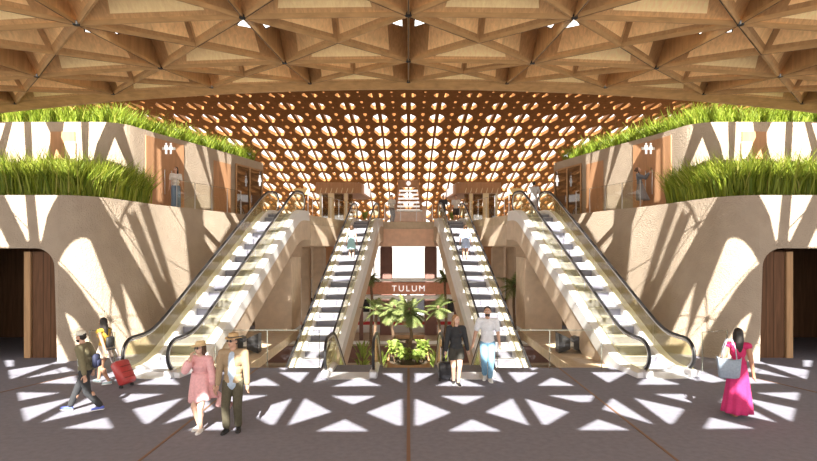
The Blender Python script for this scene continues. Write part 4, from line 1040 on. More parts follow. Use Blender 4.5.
# dark floor box seen through the glass on each side
for s, side in ((-1, 'left'), (1, 'right')):
    bx_ = thing('floor_box', 'black bow tie shaped box with white middle behind the %s glass railing' % side, 'box', (s * 5.15, 17.5, 0))
    for q in (-1, 1):
        MB().add([(q * .06, -.2, .12), (q * .42, -.2, 0), (q * .42, -.2, .62), (q * .06, -.2, .46), (q * .06, .2, .12), (q * .42, .2, 0), (q * .42, .2, .62), (q * .06, .2, .46)],
                 [(0, 1, 2, 3), (7, 6, 5, 4), (0, 4, 5, 1), (1, 5, 6, 2), (2, 6, 7, 3), (3, 7, 4, 0)]).build('flared_end', M['black'], bx_)
    MB().box((0, 0, .27), (.12, .3, .12)).build('connector', M['white'], bx_)
# ------------------------------------------------------------------ people
def ik(a, c, l1, l2, pole):
    a = Vector(a); c = Vector(c); d = c - a; L = min(d.length, (l1 + l2) * 0.999); u = d.normalized(); c = a + u * L
    x = (l1 * l1 - l2 * l2 + L * L) / (2 * L); h = math.sqrt(max(0, l1 * l1 - x * x))
    p = Vector(pole); p = (p - u * p.dot(u)).normalized()
    return a + u * x + p * h, c

def make_person(name, label, loc, H, rz, pose, look, vox=0.0075, group=None):
    """Figure of height H, facing local -y, feet on z=0. pose/look: dicts in units of H."""
    t = thing(name, label, 'person', loc, rz, group)
    g = pose.get; fem = look.get('fem', False)
    pel = Vector(g('pelvis', (0, 0, 0.515)))
    Rt = Euler((math.radians(g('lean', 0)), math.radians(g('side', 0)), math.radians(g('twist', 0)))).to_matrix()
    def T(x, y, z): return pel + Rt @ Vector((x, y, z - 0.515))
    sw = 0.098 if fem else 0.112
    sh = [T(-sw, 0.005, 0.805), T(sw, 0.005, 0.805)]
    hipw = 0.05
    hip = [pel + Vector((-hipw, 0, -0.005)), pel + Vector((hipw, 0, -0.005))]
    feet = [Vector(f) for f in g('feet', ((-0.055, 0, 0.042), (0.055, 0, 0.042)))]
    kp = g('knee_pole', ((-.08, -1, 0), (.08, -1, 0)))
    knees = [None, None]
    for i in (0, 1): knees[i], feet[i] = ik(hip[i], feet[i], 0.245, 0.236, kp[i])
    hands_t = [Vector(h) for h in g('hands', ((-0.16, -0.02, 0.47), (0.16, -0.02, 0.47)))]
    ep = g('elbow_pole', ((-0.5, 1, -.1), (0.5, 1, -.1)))
    elb = [None, None]; wr = [None, None]
    for i in (0, 1): elb[i], wr[i] = ik(sh[i], hands_t[i], 0.17, 0.15, ep[i])
    Rh = Rt @ Euler((math.radians(g('head_nod', 0)), math.radians(g('head_tilt', 0)), math.radians(g('head_turn', 0)))).to_matrix()
    hc = T(0, -0.012, 0.932)
    def Hd(x, y, z): return hc + Rh @ Vector((x, y, z))
    S = lambda v: Vector(v) * H
    mb = MB()
    cap = lambda m, a, b, r0, r1: m.cap(S(a), S(b), r0 * H, r1 * H)
    el = lambda m, c, r, R=None: m.ell(S(c), [q * H for q in r], R)
    # torso
    k = 0.9 if fem else 1.0
    el(mb, T(0, 0, 0.725), (0.088 * k, 0.056, 0.10), Rt); el(mb, T(0, 0.002, 0.62), (0.074 * k, 0.05, 0.095), Rt)
    el(mb, pel + Vector((0, 0, 0.01)), (0.086, 0.06, 0.065)); cap(mb, sh[0], sh[1], 0.036, 0.036)
    cap(mb, T(0, 0.008, 0.80), hc + Vector((0, 0.005, -0.02)), 0.036, 0.030)
    if fem:
        for q in (-1, 1): el(mb, T(q * 0.037, -0.045, 0.735), (0.033, 0.03, 0.033), Rt)
    # head
    el(mb, Hd(0, 0.006, 0.012), (0.044, 0.053, 0.054), Rh); el(mb, Hd(0, -0.014, -0.028), (0.034, 0.036, 0.038), Rh)
    cap(mb, Hd(0, -0.044, 0.006), Hd(0, -0.058, -0.016), 0.006, 0.0085)
    el(mb, Hd(0, -0.044, -0.054), (0.013, 0.011, 0.010), Rh)
    for q in (-1, 1): el(mb, Hd(q * 0.045, 0.006, -0.006), (0.006, 0.011, 0.018), Rh)
    # limbs
    for i, q in ((0, -1), (1, 1)):
        cap(mb, hip[i], knees[i], 0.053, 0.036); cap(mb, knees[i], feet[i], 0.034, 0.021)
        calf = knees[i].lerp(feet[i], 0.32); bk = Vector((0, 0.012, 0)); el(mb, calf + bk, (0.032, 0.032, 0.06))
        fd = Vector(g('foot_dir', ((-.15, -1, 0), (.15, -1, 0)))[i]).normalized()
        heel = feet[i] - Vector((0, 0, 0.022)); toe = heel + fd * 0.095 + Vector((0, 0, g('toe_drop', (0, 0))[i] - 0.004))
        cap(mb, heel + Vector((0, 0, .004)), toe, 0.021, 0.015)
        cap(mb, sh[i], elb[i], 0.033, 0.025); cap(mb, elb[i], wr[i], 0.0245, 0.0165)
        # hand: palm, four unequal fingers and a side thumb
        fa = (wr[i] - elb[i]).normalized(); hd = Vector(g('hand_dir', (None, None))[i] or fa).normalized()
        side = Vector((0, -1, 0)) - hd * Vector((0, -1, 0)).dot(hd)
        side = side.normalized() if side.length > .1 else Vector((1, 0, 0))
        nrm = hd.cross(side).normalized() * (1 if q < 0 else -1)     # palm faces the body
        pc = wr[i] + hd * 0.026
        cap(mb, wr[i], wr[i] + hd * 0.045, 0.0155, 0.019)
        curl = g('curl', (0.35, 0.35))[i]
        for fi, (off, ln) in enumerate(((0.0175, 0.040), (0.006, 0.046), (-0.006, 0.042), (-0.017, 0.033))):
            b0 = wr[i] + hd * 0.052 + side * off
            d1 = (hd + side * off * 6 - nrm * -curl * .6).normalized(); d2 = (hd - nrm * -curl * 1.7).normalized()
            b1 = b0 + d1 * ln * .52; b2 = b1 + d2 * ln * .5
            cap(mb, b0 - hd * .01, b1, 0.0058, 0.0052); cap(mb, b1, b2, 0.0052, 0.0044)
        tb = wr[i] + hd * 0.018 + side * 0.014; t1 = tb + (hd * .55 + side * .8 + nrm * .2).normalized() * .026
        cap(mb, tb, t1, 0.0075, 0.006); cap(mb, t1, t1 + (hd * .85 + side * .3 + nrm * .3).normalized() * .024, 0.006, 0.0048)
    remesh(mb, 'body', skinmat(look['skin']), t, vox * 0.85, 3)
    # face
    if look.get('face', True):
        for q in (-1, 1):
            m = MB(); el(m, Hd(q * 0.018, -0.0455, 0.004), (0.0085, 0.005, 0.0055), Rh); m.build('eye', M['white'] if not look.get('closed') else M['black'], t, True)
            m = MB(); el(m, Hd(q * 0.018, -0.0495, 0.004), (0.004, 0.002, 0.004), Rh); m.build('pupil', M['black'], t, True)
            m = MB(); cap(m, Hd(q * 0.009, -0.050, 0.017), Hd(q * 0.027, -0.045, 0.017), 0.0022, 0.0016); m.build('eyebrow', cmat(look['hair']), t, True)
        m = MB(); el(m, Hd(0, -0.0475, -0.034), (0.0145, 0.004, 0.0048), Rh); m.build('mouth', cmat(look.get('lips', (0.42, 0.13, 0.11))), t, True)
    # hair
    hm = MB(); style = look.get('style', 'short')
    el(hm, Hd(0, 0.017, 0.023), (0.049, 0.053, 0.053), Rh)
    if style == 'short':
        el(hm, Hd(0, 0.028, -0.008), (0.045, 0.040, 0.035), Rh)
    else:
        for q in (-1, 1): cap(hm, Hd(q * 0.042, 0.008, 0.01), Hd(q * 0.044, 0.012, -0.06 if style == 'bob' else -0.085), 0.015, 0.017)
        if style == 'bob': cap(hm, Hd(0, 0.035, 0.01), Hd(0, 0.035, -0.055), 0.042, 0.04)
        elif style == 'long':
            cap(hm, Hd(0, 0.034, 0.01), Hd(0, 0.042, -0.09), 0.043, 0.044)
            cap(hm, Hd(0, 0.042, -0.09), Hd(0, 0.05, -0.19), 0.045, 0.028)
            for q in (-1, 1): cap(hm, Hd(q * 0.02, 0.045, -0.1), Hd(q * 0.03, 0.045, -0.18), 0.024, 0.016)
        elif style == 'tied':
            el(hm, Hd(0, 0.075, 0.015), (0.022, 0.022, 0.026), Rh); el(hm, Hd(0, 0.028, -0.008), (0.044, 0.040, 0.035), Rh)
    remesh(hm, 'hair', cmat(look['hair'], 0.6, 0.35), t, vox * 0.9, 2)
    if look.get('beard'):
        m = MB(); el(m, Hd(0, -0.020, -0.042), (0.036, 0.036, 0.028), Rh)
        remesh(m, 'beard', cmat(look['hair'], 0.8, 0.35), t, vox * .8, 1)
    # head wear
    if 'hat' in look:
        col, kind = look['hat']
        m = MB()
        if kind == 'brim':
            br = look.get('brim', 0.098)
            rings = []
            for r, z in ((0.050, 0.036), (br * .75, 0.030), (br, 0.026), (br, 0.022), (br * .75, 0.026), (0.050, 0.031)):
                rings.append([S(Hd(r * math.cos(a), 0.008 + r * 1.06 * math.sin(a), z + (0.012 * (abs(math.cos(a)) ** 2) if r > .06 else 0))) for a in [2 * PI * i / 28 for i in range(28)]])
            m.loft(rings)
            rings = [[S(Hd(r * math.cos(a), 0.008 + r * 1.12 * math.sin(a), z)) for a in [2 * PI * i / 28 for i in range(28)]] for r, z in ((0.0525, 0.026), (0.0515, 0.05), (0.046, 0.078), (0.030, 0.083), (0.012, 0.076))]
            m.loft(rings, cap=True); h_ = m.build('hat', cmat(col), t, True)
            m2 = MB(); m2.loft([[S(Hd(r * math.cos(a), 0.008 + r * 1.12 * math.sin(a), z)) for a in [2 * PI * i / 28 for i in range(28)]] for r, z in ((0.0545, 0.032), (0.0535, 0.05))]); m2.build('hat_band', cmat(look.get('band', (0.1, 0.07, 0.05))), h_, True)
        else:
            rings = [[S(Hd(r * math.cos(a), 0.008 + r * 1.12 * math.sin(a), z)) for a in [2 * PI * i / 28 for i in range(28)]] for r, z in ((0.0525, 0.020), (0.053, 0.04), (0.047, 0.064), (0.030, 0.077), (0.008, 0.081))]
            m.loft(rings, cap=True)
            vs = []
            for a in [PI + PI * i / 10 for i in range(11)]: vs.append((S(Hd(0.051 * math.cos(a), 0.008 + 0.056 * math.sin(a), 0.026)), S(Hd(0.054 * math.cos(a), -0.02 + 0.085 * math.sin(a) * 1.0, 0.018))))
            m.add([p for v in vs for p in v], [(2 * i, 2 * i + 1, 2 * i + 3, 2 * i + 2) for i in range(10)])
            m.build('cap', cmat(col), t, True)
    if look.get('shades'):
        m = MB()
        for q in (-1, 1):
            el(m, Hd(q * 0.021, -0.052, 0.004), (0.0165, 0.005, 0.0125), Rh); cap(m, Hd(q * 0.038, -0.048, 0.008), Hd(q * 0.048, 0.008, 0.004), 0.0025, 0.0025)
        cap(m, Hd(-.01, -0.054, 0.008), Hd(.01, -0.054, 0.008), 0.0025, 0.0025)
        m.build('sunglasses', M['black'], t, True)
    # shoes
    if 'shoes' in look:
        for i in (0, 1):
            fd = Vector(g('foot_dir', ((-.15, -1, 0), (.15, -1, 0)))[i]).normalized(); fd = Vector((fd.x, fd.y, 0)).normalized()
            heel = feet[i] - Vector((0, 0, 0.022)); dz = g('toe_drop', (0, 0))[i]
            m = MB(); a = heel - fd * 0.012; b = heel + fd * 0.098 + Vector((0, 0, dz))
            cap(m, a + Vector((0, 0, .004)), b - Vector((0, 0, .002)), 0.026, 0.0185)
            if look.get('high'): cap(m, heel, feet[i] + Vector((0, 0, .02)), .027, .027)
            so = remesh(m, 'shoe', cmat(look['shoes'], .5), t, vox, 2)
            m = MB(); n = Vector((-fd.y, fd.x, 0)); base = -0.020
            outl = []
            for f, w in ((-.036, .012), (-.02, .024), (.02, .025), (.07, .027), (.10, .022), (.118, .009)):
                outl.append((f, w))
            pts_ = [heel + fd * f + n * w + Vector((0, 0, dz * max(0, f) * 9)) for f, w in outl] + [heel + fd * f - n * w + Vector((0, 0, dz * max(0, f) * 9)) for f, w in outl[::-1]]
            nn = len(pts_)
            m.add([S(p + Vector((0, 0, base))) for p in pts_] + [S(p + Vector((0, 0, base + .012))) for p in pts_], [tuple(range(nn - 1, -1, -1)), tuple(range(nn, 2 * nn))] + [(j, (j + 1) % nn, nn + (j + 1) % nn, nn + j) for j in range(nn)])
            m.build('sole', cmat(look.get('soles', (0.75, 0.75, 0.75))), so)
    # clothes
    J = dict(T=T, sh=sh, elb=elb, wr=wr, hip=hip, kn=knees, ft=feet, pel=pel, Rt=Rt, S=S, H=H, cap=cap, el=el, root=t, vox=vox, fem=fem, k=k, Hd=Hd)
    for c in look['clothes']: c(J)
    return t, J

def trousers(col, wide=0.0, short=None):
    def f(J):
        m = MB(); el, cap = J['el'], J['cap']
        el(m, J['pel'] + Vector((0, 0, .005)), (0.093, 0.068, 0.068))
        for i in (0, 1):
            if short:
                e = J['hip'][i].lerp(J['kn'][i], short); cap(m, J['hip'][i], e, 0.062, 0.060 + wide)
            else:
                e = J['ft'][i] + (J['kn'][i] - J['ft'][i]) * 0.10
                cap(m, J['hip'][i], J['kn'][i], 0.060, 0.044 + wide * .4); cap(m, J['kn'][i], e, 0.043 + wide * .4, 0.033 + wide)
        remesh(m, 'shorts' if short else 'trousers', cmat(col, .85, .14), J['root'], J['vox'], 2)
    return f
def top(name, col, sleeve=1.0, hem=0.50, loose=0.0, weave=0.08):
    """sleeve: 0 none, 0.3 upper-arm, 1 to the wrist."""
    def f(J):
        m = MB(); el, cap, T = J['el'], J['cap'], J['T']; k = J['k']
        l = loose
        el(m, T(0, 0, 0.735), (0.094 * k + l, 0.064 + l, 0.10), J['Rt'])
        el(m, T(0, 0.002, 0.63), (0.083 * k + l, 0.058 + l, 0.10), J['Rt'])
        el(m, T(0, 0.002, 0.565), (0.084 * k + l, 0.060 + l, 0.08), J['Rt'])
        el(m, T(0, 0.002, hem + 0.05), (0.090 * (1 if not J['fem'] else .97) + l, 0.066 + l, 0.062), J['Rt'])
        cap(m, J['sh'][0], J['sh'][1], 0.043 + l * .3, 0.043 + l * .3); el(m, T(0, 0.01, 0.825), (0.05, 0.042, 0.03), J['Rt'])
        if J['fem']:
            for q in (-1, 1): el(m, T(q * 0.037, -0.05, 0.735), (0.036, 0.034, 0.036), J['Rt'])
        for i in (0, 1):
            if sleeve >= 1:
                cap(m, J['sh'][i], J['elb'][i], 0.042 + l * .4, 0.034 + l * .3); cap(m, J['elb'][i], J['elb'][i].lerp(J['wr'][i], 0.92), 0.033 + l * .3, 0.025 + l * .3)
            elif sleeve > 0:
                cap(m, J['sh'][i], J['sh'][i].lerp(J['elb'][i], sleeve * 2), 0.043 + l * .4, 0.038 + l * .5)
        remesh(m, name, cmat(col, .85, weave), J['root'], J['vox'], 2)
    return f
def shirt_front(name, col, hem=0.49, w=0.052):
    def f(J):
        m = MB(); el, T = J['el'], J['T']
        el(m, T(0, -0.030, 0.73), (w, 0.052, 0.10), J['Rt']); el(m, T(0, -0.026, 0.62), (w, 0.052, 0.13), J['Rt']); J['cap'](m, T(0, -0.045, 0.74), T(0, -0.042, hem + .03), w * .62, w * .7); el(m, T(0, -0.02, hem + .04), (w * 1.2, 0.062, 0.065), J['Rt'])
        remesh(m, name, cmat(col, .85, .12), J['root'], J['vox'], 2)
    return f
def skirt(name, col, z0, z1, r0, r1, wave=0.12, folds=9, bend=(0, 0), asym=0.0, mat=None, n=54, rows=9):
    """Open flaring cloth from height z0 (waist) down to z1 (hem)."""
    def f(J):
        rings = []; S = J['S']
        for j in range(rows + 1):
            q = j / rows
            z = z0 + (z1 - z0) * q
            rx = r0[0] + (r1[0] - r0[0]) * q ** .85; ry = r0[1] + (r1[1] - r0[1]) * q ** .85
            ring = []
            for i in range(n):
                a = 2 * PI * i / n
                wv = 1 + wave * q * math.sin(folds * a + 1.3) + wave * .5 * q * math.sin((folds - 4) * a + .4)
                zz = z - asym * q * math.cos(a)
                c = J['pel'] if z < .56 else J['T'](0, 0, z); bx = bend[0] * q * q; by = bend[1] * q * q
                ring.append(S((c.x + rx * wv * math.cos(a) + bx, c.y + ry * wv * math.sin(a) + by, zz)))
            rings.append(ring)
        m = MB(); m.loft(rings); o = m.build(name, mat or cmat(col, .85, .1), J['root'], True); solidify(o, 0.006)
    return f
def flare_sleeve(name, col, f0, r1):
    def f(J):
        for i in (0, 1):
            m = MB(); J['cap'](m, J['sh'][i], J['elb'][i], 0.045, 0.045); J['cap'](m, J['elb'][i], J['elb'][i].lerp(J['wr'][i], f0), 0.045, r1)
            remesh(m, name, cmat(col, .85, .1), J['root'], J['vox'], 2)
    return f

SK1 = (0.56, 0.33, 0.23); SK2 = (0.44, 0.24, 0.15); SK3 = (0.62, 0.40, 0.30)
BLK = (0.018, 0.014, 0.012); BRN = (0.09, 0.045, 0.022)
walkL = dict(feet=((-0.05, -0.15, 0.05), (0.05, 0.17, 0.075)), toe_drop=(0.008, -0.03), pelvis=(0, 0, 0.495))

# 1 man in olive bomber jacket striding left
t1, J1 = make_person('person', 'man in olive bomber jacket and pale cap striding left in blue sneakers', (-6.52, 11.1, 0), 1.66, math.radians(-84),
    dict(pelvis=(0, 0, 0.492), feet=((-0.045, -0.20, 0.045), (0.045, 0.20, 0.07)), toe_drop=(0.004, -0.02), foot_dir=((0, -1, 0), (0, -1, 0)), lean=6, hands=((-0.16, 0.02, 0.48), (0.15, 0.06, 0.46)), head_turn=-8),
    dict(skin=SK1, hair=BLK, style='short', hat=((0.72, 0.70, 0.60), 'cap'), shoes=(0.10, 0.14, 0.55), soles=(.7, .7, .72), beard=True,
         clothes=[trousers((0.035, 0.037, 0.042), 0.004), top('bomber_jacket', (0.19, 0.17, 0.10), 1.0, .50, .012), shirt_front('shirt', (0.55, 0.66, 0.66), .47)]))
# 2 woman in yellow top walking away left with suitcase
t2, J2 = make_person('person', 'woman in yellow top and pale skirt walking beside the wall, pulling the red suitcase', (-7.38, 13.35, 0), 1.63, math.radians(-105),
    dict(pelvis=(0, 0, 0.50), feet=((-0.045, -0.15, 0.045), (0.045, 0.13, 0.06)), toe_drop=(0, -0.02), lean=3, hands=((-0.14, -0.12, 0.5), (0.16, 0.20, 0.46))),
    dict(fem=True, skin=SK2, hair=BLK, style='long', shoes=(0.45, 0.62, 0.66),
         clothes=[top('yellow_top', (0.62, 0.40, 0.05), 0, .56, .0), skirt('skirt', (0.62, 0.52, 0.44), .60, .40, (.075, .058), (.12, .105), .1)]))
# 3 woman in pink
t3, J3 = make_person('person', 'woman in loose pink dress, straw hat and sunglasses, hand at her chin', (-3.75, 9.92, 0), 1.60, math.radians(-10),
    dict(feet=((-0.035, 0.03, 0.045), (0.03, -0.05, 0.042)), pelvis=(0, 0, .51), hands=((-0.045, -0.125, 0.83), (0.17, 0.0, 0.48)), elbow_pole=((-.4, -.3, -1), (.5, 1, -.1)), hand_dir=((.2, .1, 1), None), head_turn=-22, head_tilt=-4, curl=(.9, .4)),
    dict(fem=True, skin=SK3, hair=BRN, style='bob', hat=((0.66, 0.50, 0.28), 'brim'), brim=.098, band=(.62, .46, .26), shades=True, shoes=(0.75, 0.73, 0.70),
         clothes=[top('pink_blouse', (0.74, 0.40, 0.42), 0, .54, .016), flare_sleeve('sleeve', (0.76, 0.43, 0.45), .5, .052), skirt('dress', (0.74, 0.40, 0.42), .66, .34, (.098, .075), (.155, .12), .13, 8, (.02, .02), -.03)]))
# pink scarf end drifting from her hand
# 4 man in tan jacket
t4, J4 = make_person('person', 'man in tan jacket over blue shirt, straw hat and sunglasses, strolling forward', (-3.15, 9.88, 0), 1.74, math.radians(4),
    dict(feet=((-0.06, -0.03, 0.045), (0.05, 0.02, 0.045)), hands=((-0.145, -0.05, 0.475), (0.15, -0.03, 0.475)), head_turn=-28, elbow_pole=((-1, .7, 0), (1, .7, 0)), twist=-3),
    dict(skin=SK1, hair=BLK, style='short', hat=((0.55, 0.38, 0.19), 'brim'), brim=.082, shades=True, shoes=(0.02, 0.02, 0.022), soles=(.03, .03, .03),
         clothes=[trousers((0.085, 0.075, 0.048), 0.006), top('tan_jacket', (0.34, 0.25, 0.155), 1.0, .475, .012), shirt_front('blue_shirt', (0.42, 0.52, 0.66), .455)]))
# 5 woman in black
t5, J5 = make_person('person', 'woman in black blouse and shorts holding the hand of the man in white', (1.15, 13.3, 0), 1.69, math.radians(2),
    dict(feet=((-0.03, 0.03, 0.05), (0.025, -0.05, 0.042)), pelvis=(0, 0, .51), hands=((-0.15, -0.02, 0.47), (0.175, 0.02, 0.47)), head_turn=40, head_tilt=3),
    dict(fem=True, skin=SK3, hair=(0.33, 0.18, 0.08), style='long', shoes=(0.02, 0.02, 0.022), soles=(.6, .6, .6),
         clothes=[top('black_blouse', (0.030, 0.031, 0.034), 1.0, .50, .012), trousers((0.045, 0.043, 0.035), .012, .42)]))
# 6 man in white
t6, J6 = make_person('person', 'bearded man in white T-shirt and light blue jeans', (1.97, 13.72, 0), 1.85, math.radians(-4),
    dict(feet=((-0.035, 0.06, 0.06), (0.03, -0.05, 0.042)), pelvis=(0, 0, .51), toe_drop=(-.015, 0), hands=((-0.215, -0.06, 0.43), (0.165, -0.0, 0.46)), head_turn=-8),
    dict(skin=SK1, hair=BLK, style='short', beard=True, shoes=(0.72, 0.72, 0.70),
         clothes=[trousers((0.17, 0.33, 0.48), 0.003), top('white_tshirt', (0.72, 0.74, 0.78), .32, .49, .008)]))
# 7 woman with tote bag
t7, J7 = make_person('person', 'woman in long magenta dress walking away with a pale blue tote bag', (6.47, 10.8, 0), 1.73, math.radians(158),
    dict(feet=((-0.04, -0.08, 0.045), (0.045, 0.10, 0.06)), toe_drop=(0, -.02), pelvis=(0, 0, .505), hands=((-0.155, -0.02, 0.47), (0.17, -0.03, 0.50)), head_turn=10),
    dict(fem=True, skin=SK2, hair=BLK, style='long', shoes=(0.33, 0.16, 0.09), soles=(.3, .15, .08),
         clothes=[top('dress_bodice', (0.50, 0.025, 0.12), 0, .56, .0), skirt('dress_skirt', (0.52, 0.03, 0.15), .62, .055, (.078, .06), (.145, .15), .11, 9, (.02, .05))]))
# 8 / 9 balcony women
make_person('person', 'woman in white top and wide blue trousers on the left balcony', (-8.97, 21.2, UPZ), 1.60, math.radians(28),
    dict(feet=((-0.05, 0.0, 0.042), (0.055, 0.02, 0.042)), hands=((-0.15, -0.03, 0.47), (0.15, -0.02, 0.47)), head_turn=-35),
    dict(fem=True, skin=SK1, hair=BLK, style='long', shoes=(0.1, 0.06, 0.05), clothes=[top('white_top', (0.66, 0.62, 0.58), .3, .58, .005), trousers((0.16, 0.22, 0.30), .028)]), .011)
make_person('person', 'woman in grey dress on the right balcony lifting a phone to take a picture', (8.98, 21.3, UPZ), 1.62, math.radians(58),
    dict(feet=((-0.05, 0.0, 0.042), (0.05, 0.03, 0.042)), lean=-8, hands=((-0.03, -0.19, 0.835), (0.03, -0.19, 0.835)), elbow_pole=((-.4, -.2, -1), (.4, -.2, -1)), head_nod=-12),
    dict(fem=True, skin=SK1, hair=BRN, style='tied', shoes=(0.5, 0.4, 0.3), clothes=[top('grey_top', (0.15, 0.16, 0.19), 1.0, .56, .004), skirt('grey_skirt', (0.22, 0.21, 0.22), .60, .20, (.08, .062), (.16, .14), .14, 7, (.0, -.06))]), .011)
# 10 / 11 on the escalators, seen from behind
def esc_point(s, y):                               # on the inner escalators: local distance y
    a = s * A_IN; base = Vector((s * 3.86, 14.75, LOWZ)); n = int((y - 0.75) / 0.4); yy = 0.75 + n * 0.4 + 0.2
    z = T30 * (softp(yy - 1.36) - softp(yy - 1.36 - (UPZ - LOWZ) / T30))
    return Vector((base.x - math.sin(a) * yy, base.y + math.cos(a) * yy, LOWZ + z + 0.004))
p = esc_point(-1, 11.25)
make_person('person', 'woman in sleeveless pale blue dress riding up the left inner escalator', (p.x + .05, p.y, p.z), 1.66, math.radians(176),
    dict(feet=((-0.04, 0.0, 0.042), (0.045, 0.0, 0.042)), hands=((-0.15, -0.03, 0.48), (0.15, -0.05, 0.5))),
    dict(fem=True, skin=SK3, hair=BRN, style='bob', shoes=(0.4, 0.25, 0.2), clothes=[top('dress_bodice', (0.34, 0.58, 0.62), 0, .56, .002), skirt('dress_skirt', (0.36, 0.60, 0.64), .62, .31, (.08, .062), (.125, .11), .08)]), .012)
p = esc_point(1, 11.25)
make_person('person', 'person in loose light blue shirt dress riding up the right inner escalator', (p.x - .05, p.y, p.z), 1.68, math.radians(184),
    dict(feet=((-0.045, 0.0, 0.042), (0.045, 0.0, 0.042)), hands=((-0.16, -0.06, 0.5), (0.15, -0.05, 0.5))),
    dict(fem=True, skin=SK1, hair=BRN, style='tied', shoes=(0.15, 0.1, 0.1), clothes=[top('shirt', (0.45, 0.55, 0.78), .45, .52, .012), skirt('shirt_tail', (0.45, 0.55, 0.78), .62, .34, (.095, .075), (.12, .10), .06)]), .012)
# 12-15 far people on the upper floor
make_person('person', 'far person in white top beside the reception counter, left of centre', (-0.98, 32.4, UPZ), 1.66, math.radians(40), dict(), dict(skin=SK1, hair=BLK, style='short', shoes=BLK, face=False, clothes=[top('white_shirt', (0.75, 0.72, 0.68), .35, .5, .008), trousers((0.22, 0.20, 0.22), .004)]), .015)
make_person('person', 'far person in dark clothes near the head of the right inner escalator', (2.1, 33.2, UPZ), 1.72, math.radians(-20), dict(), dict(skin=SK1, hair=BLK, style='short', shoes=BLK, face=False, clothes=[top('dark_shirt', (0.05, 0.05, 0.06), .35, .5, .008), trousers((0.05, 0.05, 0.05), .004)]), .015)
make_person('person', 'far person in white top and dark shorts next to the dark clothed one', (2.85, 33.0, UPZ), 1.68, math.radians(-10), dict(), dict(skin=SK1, hair=BRN, style='short', shoes=BLK, face=False, clothes=[top('white_shirt', (0.72, 0.70, 0.68), .35, .5, .008), trousers((0.06, 0.05, 0.05), .01, .7)]), .015)
make_person('person', 'person in grey shirt standing at the head of the right long escalator', (6.02, 26.4, UPZ), 1.70, math.radians(170), dict(hands=((-.16, -.04, .5), (.16, -.04, .5))), dict(skin=SK1, hair=BLK, style='short', shoes=BLK, face=False, clothes=[top('grey_shirt', (0.50, 0.50, 0.52), .4, .49, .01), trousers((0.40, 0.38, 0.40), .004)]), .013)

# ------------------------------------------------------------------ luggage and bags
def suitcase(label, loc, rz, col, tilt=0.0, w=.42, d=.24, h=.58):
    t = thing('suitcase', label, 'suitcase', loc, rz)
    R = Euler((tilt, 0, 0)).to_matrix()
    def place(mb): mb.v = [tuple(R @ Vector(v)) for v in mb.v]; return mb
    place(MB().box((0, 0, .07 + h / 2), (w, d, h), bev=.05)).build('shell', cmat(col, .35), t, True)
    for z in (.2, .34, .48): place(MB().box((0, -d / 2 - .004, z), (w * .78, .012, .02))).build('groove', cmat([c * .5 for c in col], .5), t)
    for q in (-1, 1):
        place(MB().tube([(q * w * .3, d * .3, h + .05), (q * w * .3, d * .3, h + .42)], .011, 6)).build('handle_tube', M['steel'], t)
        place(MB().tube([(q * w * .4 - .02, d * .3, .045), (q * w * .4 + .02, d * .3, .045)], .045, 10)).build('wheel', M['black'], t)
    place(MB().tube([(-w * .32, d * .3, h + .42), (w * .32, d * .3, h + .42)], .018, 6)).build('handle_grip', M['black'], t)
    return t
suitcase('red rolling suitcase tilted behind the woman in the yellow top', (-6.62, 13.05, 0.02), math.radians(75), (0.50, 0.06, 0.06), math.radians(-28))
suitcase('black suitcase standing behind the woman in black, by the escalator newel', (0.90, 13.58, 0.0), math.radians(10), (0.03, 0.03, 0.034), 0.0, .30, .22, .42)
def world(J, root, v):
    a = root.rotation_euler.z; v = Vector(v) * J['H']
    return Vector((root.location.x + v.x * math.cos(a) - v.y * math.sin(a), root.location.y + v.x * math.sin(a) + v.y * math.cos(a), root.location.z + v.z))
# tote bag on the shoulder of the magenta woman
p = world(J7, t7, (0.175, 0.085, 0.55))
tb = thing('tote_bag', 'large pale blue tote bag hanging from the shoulder of the magenta dressed woman', 'bag', (p.x + .13, p.y - .03, p.z - .20), math.radians(-14))
rings = []
for z, w, d in ((0, .16, .06), (.02, .185, .085), (.2, .195, .09), (.36, .215, .07), (.39, .22, .06)):
    rings.append([(w * (abs(math.cos(a)) ** .5) * (1 if math.cos(a) > 0 else -1), d * (abs(math.sin(a)) ** .6) * (1 if math.sin(a) > 0 else -1), z + (.02 * math.cos(2 * a) if z > .3 else 0)) for a in [2 * PI * i / 32 for i in range(32)]])
m = MB(); m.loft(rings); m.f.append(tuple(range(31, -1, -1))); m.mi.append(0)
solidify(m.build('bag_body', cmat((0.27, 0.33, 0.41), .6), tb, True), .006)
for q in (-1, 1):
    MB().tube([(-.12, q * .055, .37), (-.10, q * .05, .58), (-.04, q * .035, .76), (.04, q * .035, .76), (.10, q * .05, .58), (.12, q * .055, .37)], .010, 6).build('bag_strap', cmat((0.45, 0.50, 0.56), .6), tb, True)
# backpack strap bag on the olive man's back
p = world(J1, t1, (0, 0.098, 0.60))
bp_ = thing('backpack', 'small dark backpack on the back of the olive jacket man', 'bag', (p.x, p.y, p.z), t1.rotation_euler.z)
MB().box((0, 0.045, .02), (.22, .10, .28), bev=.04).build('pack', cmat((0.02, 0.025, 0.06), .7), bp_, True)
MB().box((0, 0.105, -.03), (.16, .04, .14), bev=.02).build('front_pocket', cmat((0.025, 0.03, 0.07), .7), bp_, True)
# handbag strap of the woman in yellow
p = world(J2, t2, (0.0, 0.075, 0.63))
hb_ = thing('shoulder_bag', 'black shoulder bag on the back of the woman in the yellow top', 'bag', (p.x, p.y, p.z), t2.rotation_euler.z)
MB().box((0, .045, 0), (.24, .09, .26), bev=.035).build('bag_body', cmat((0.02, 0.02, 0.02), .6), hb_, True)
MB().tube([(-.1, .03, .12), (-.11, -.03, .28), (-.1, -.1, .33)], .012, 6).build('bag_strap', M['black'], hb_, True)
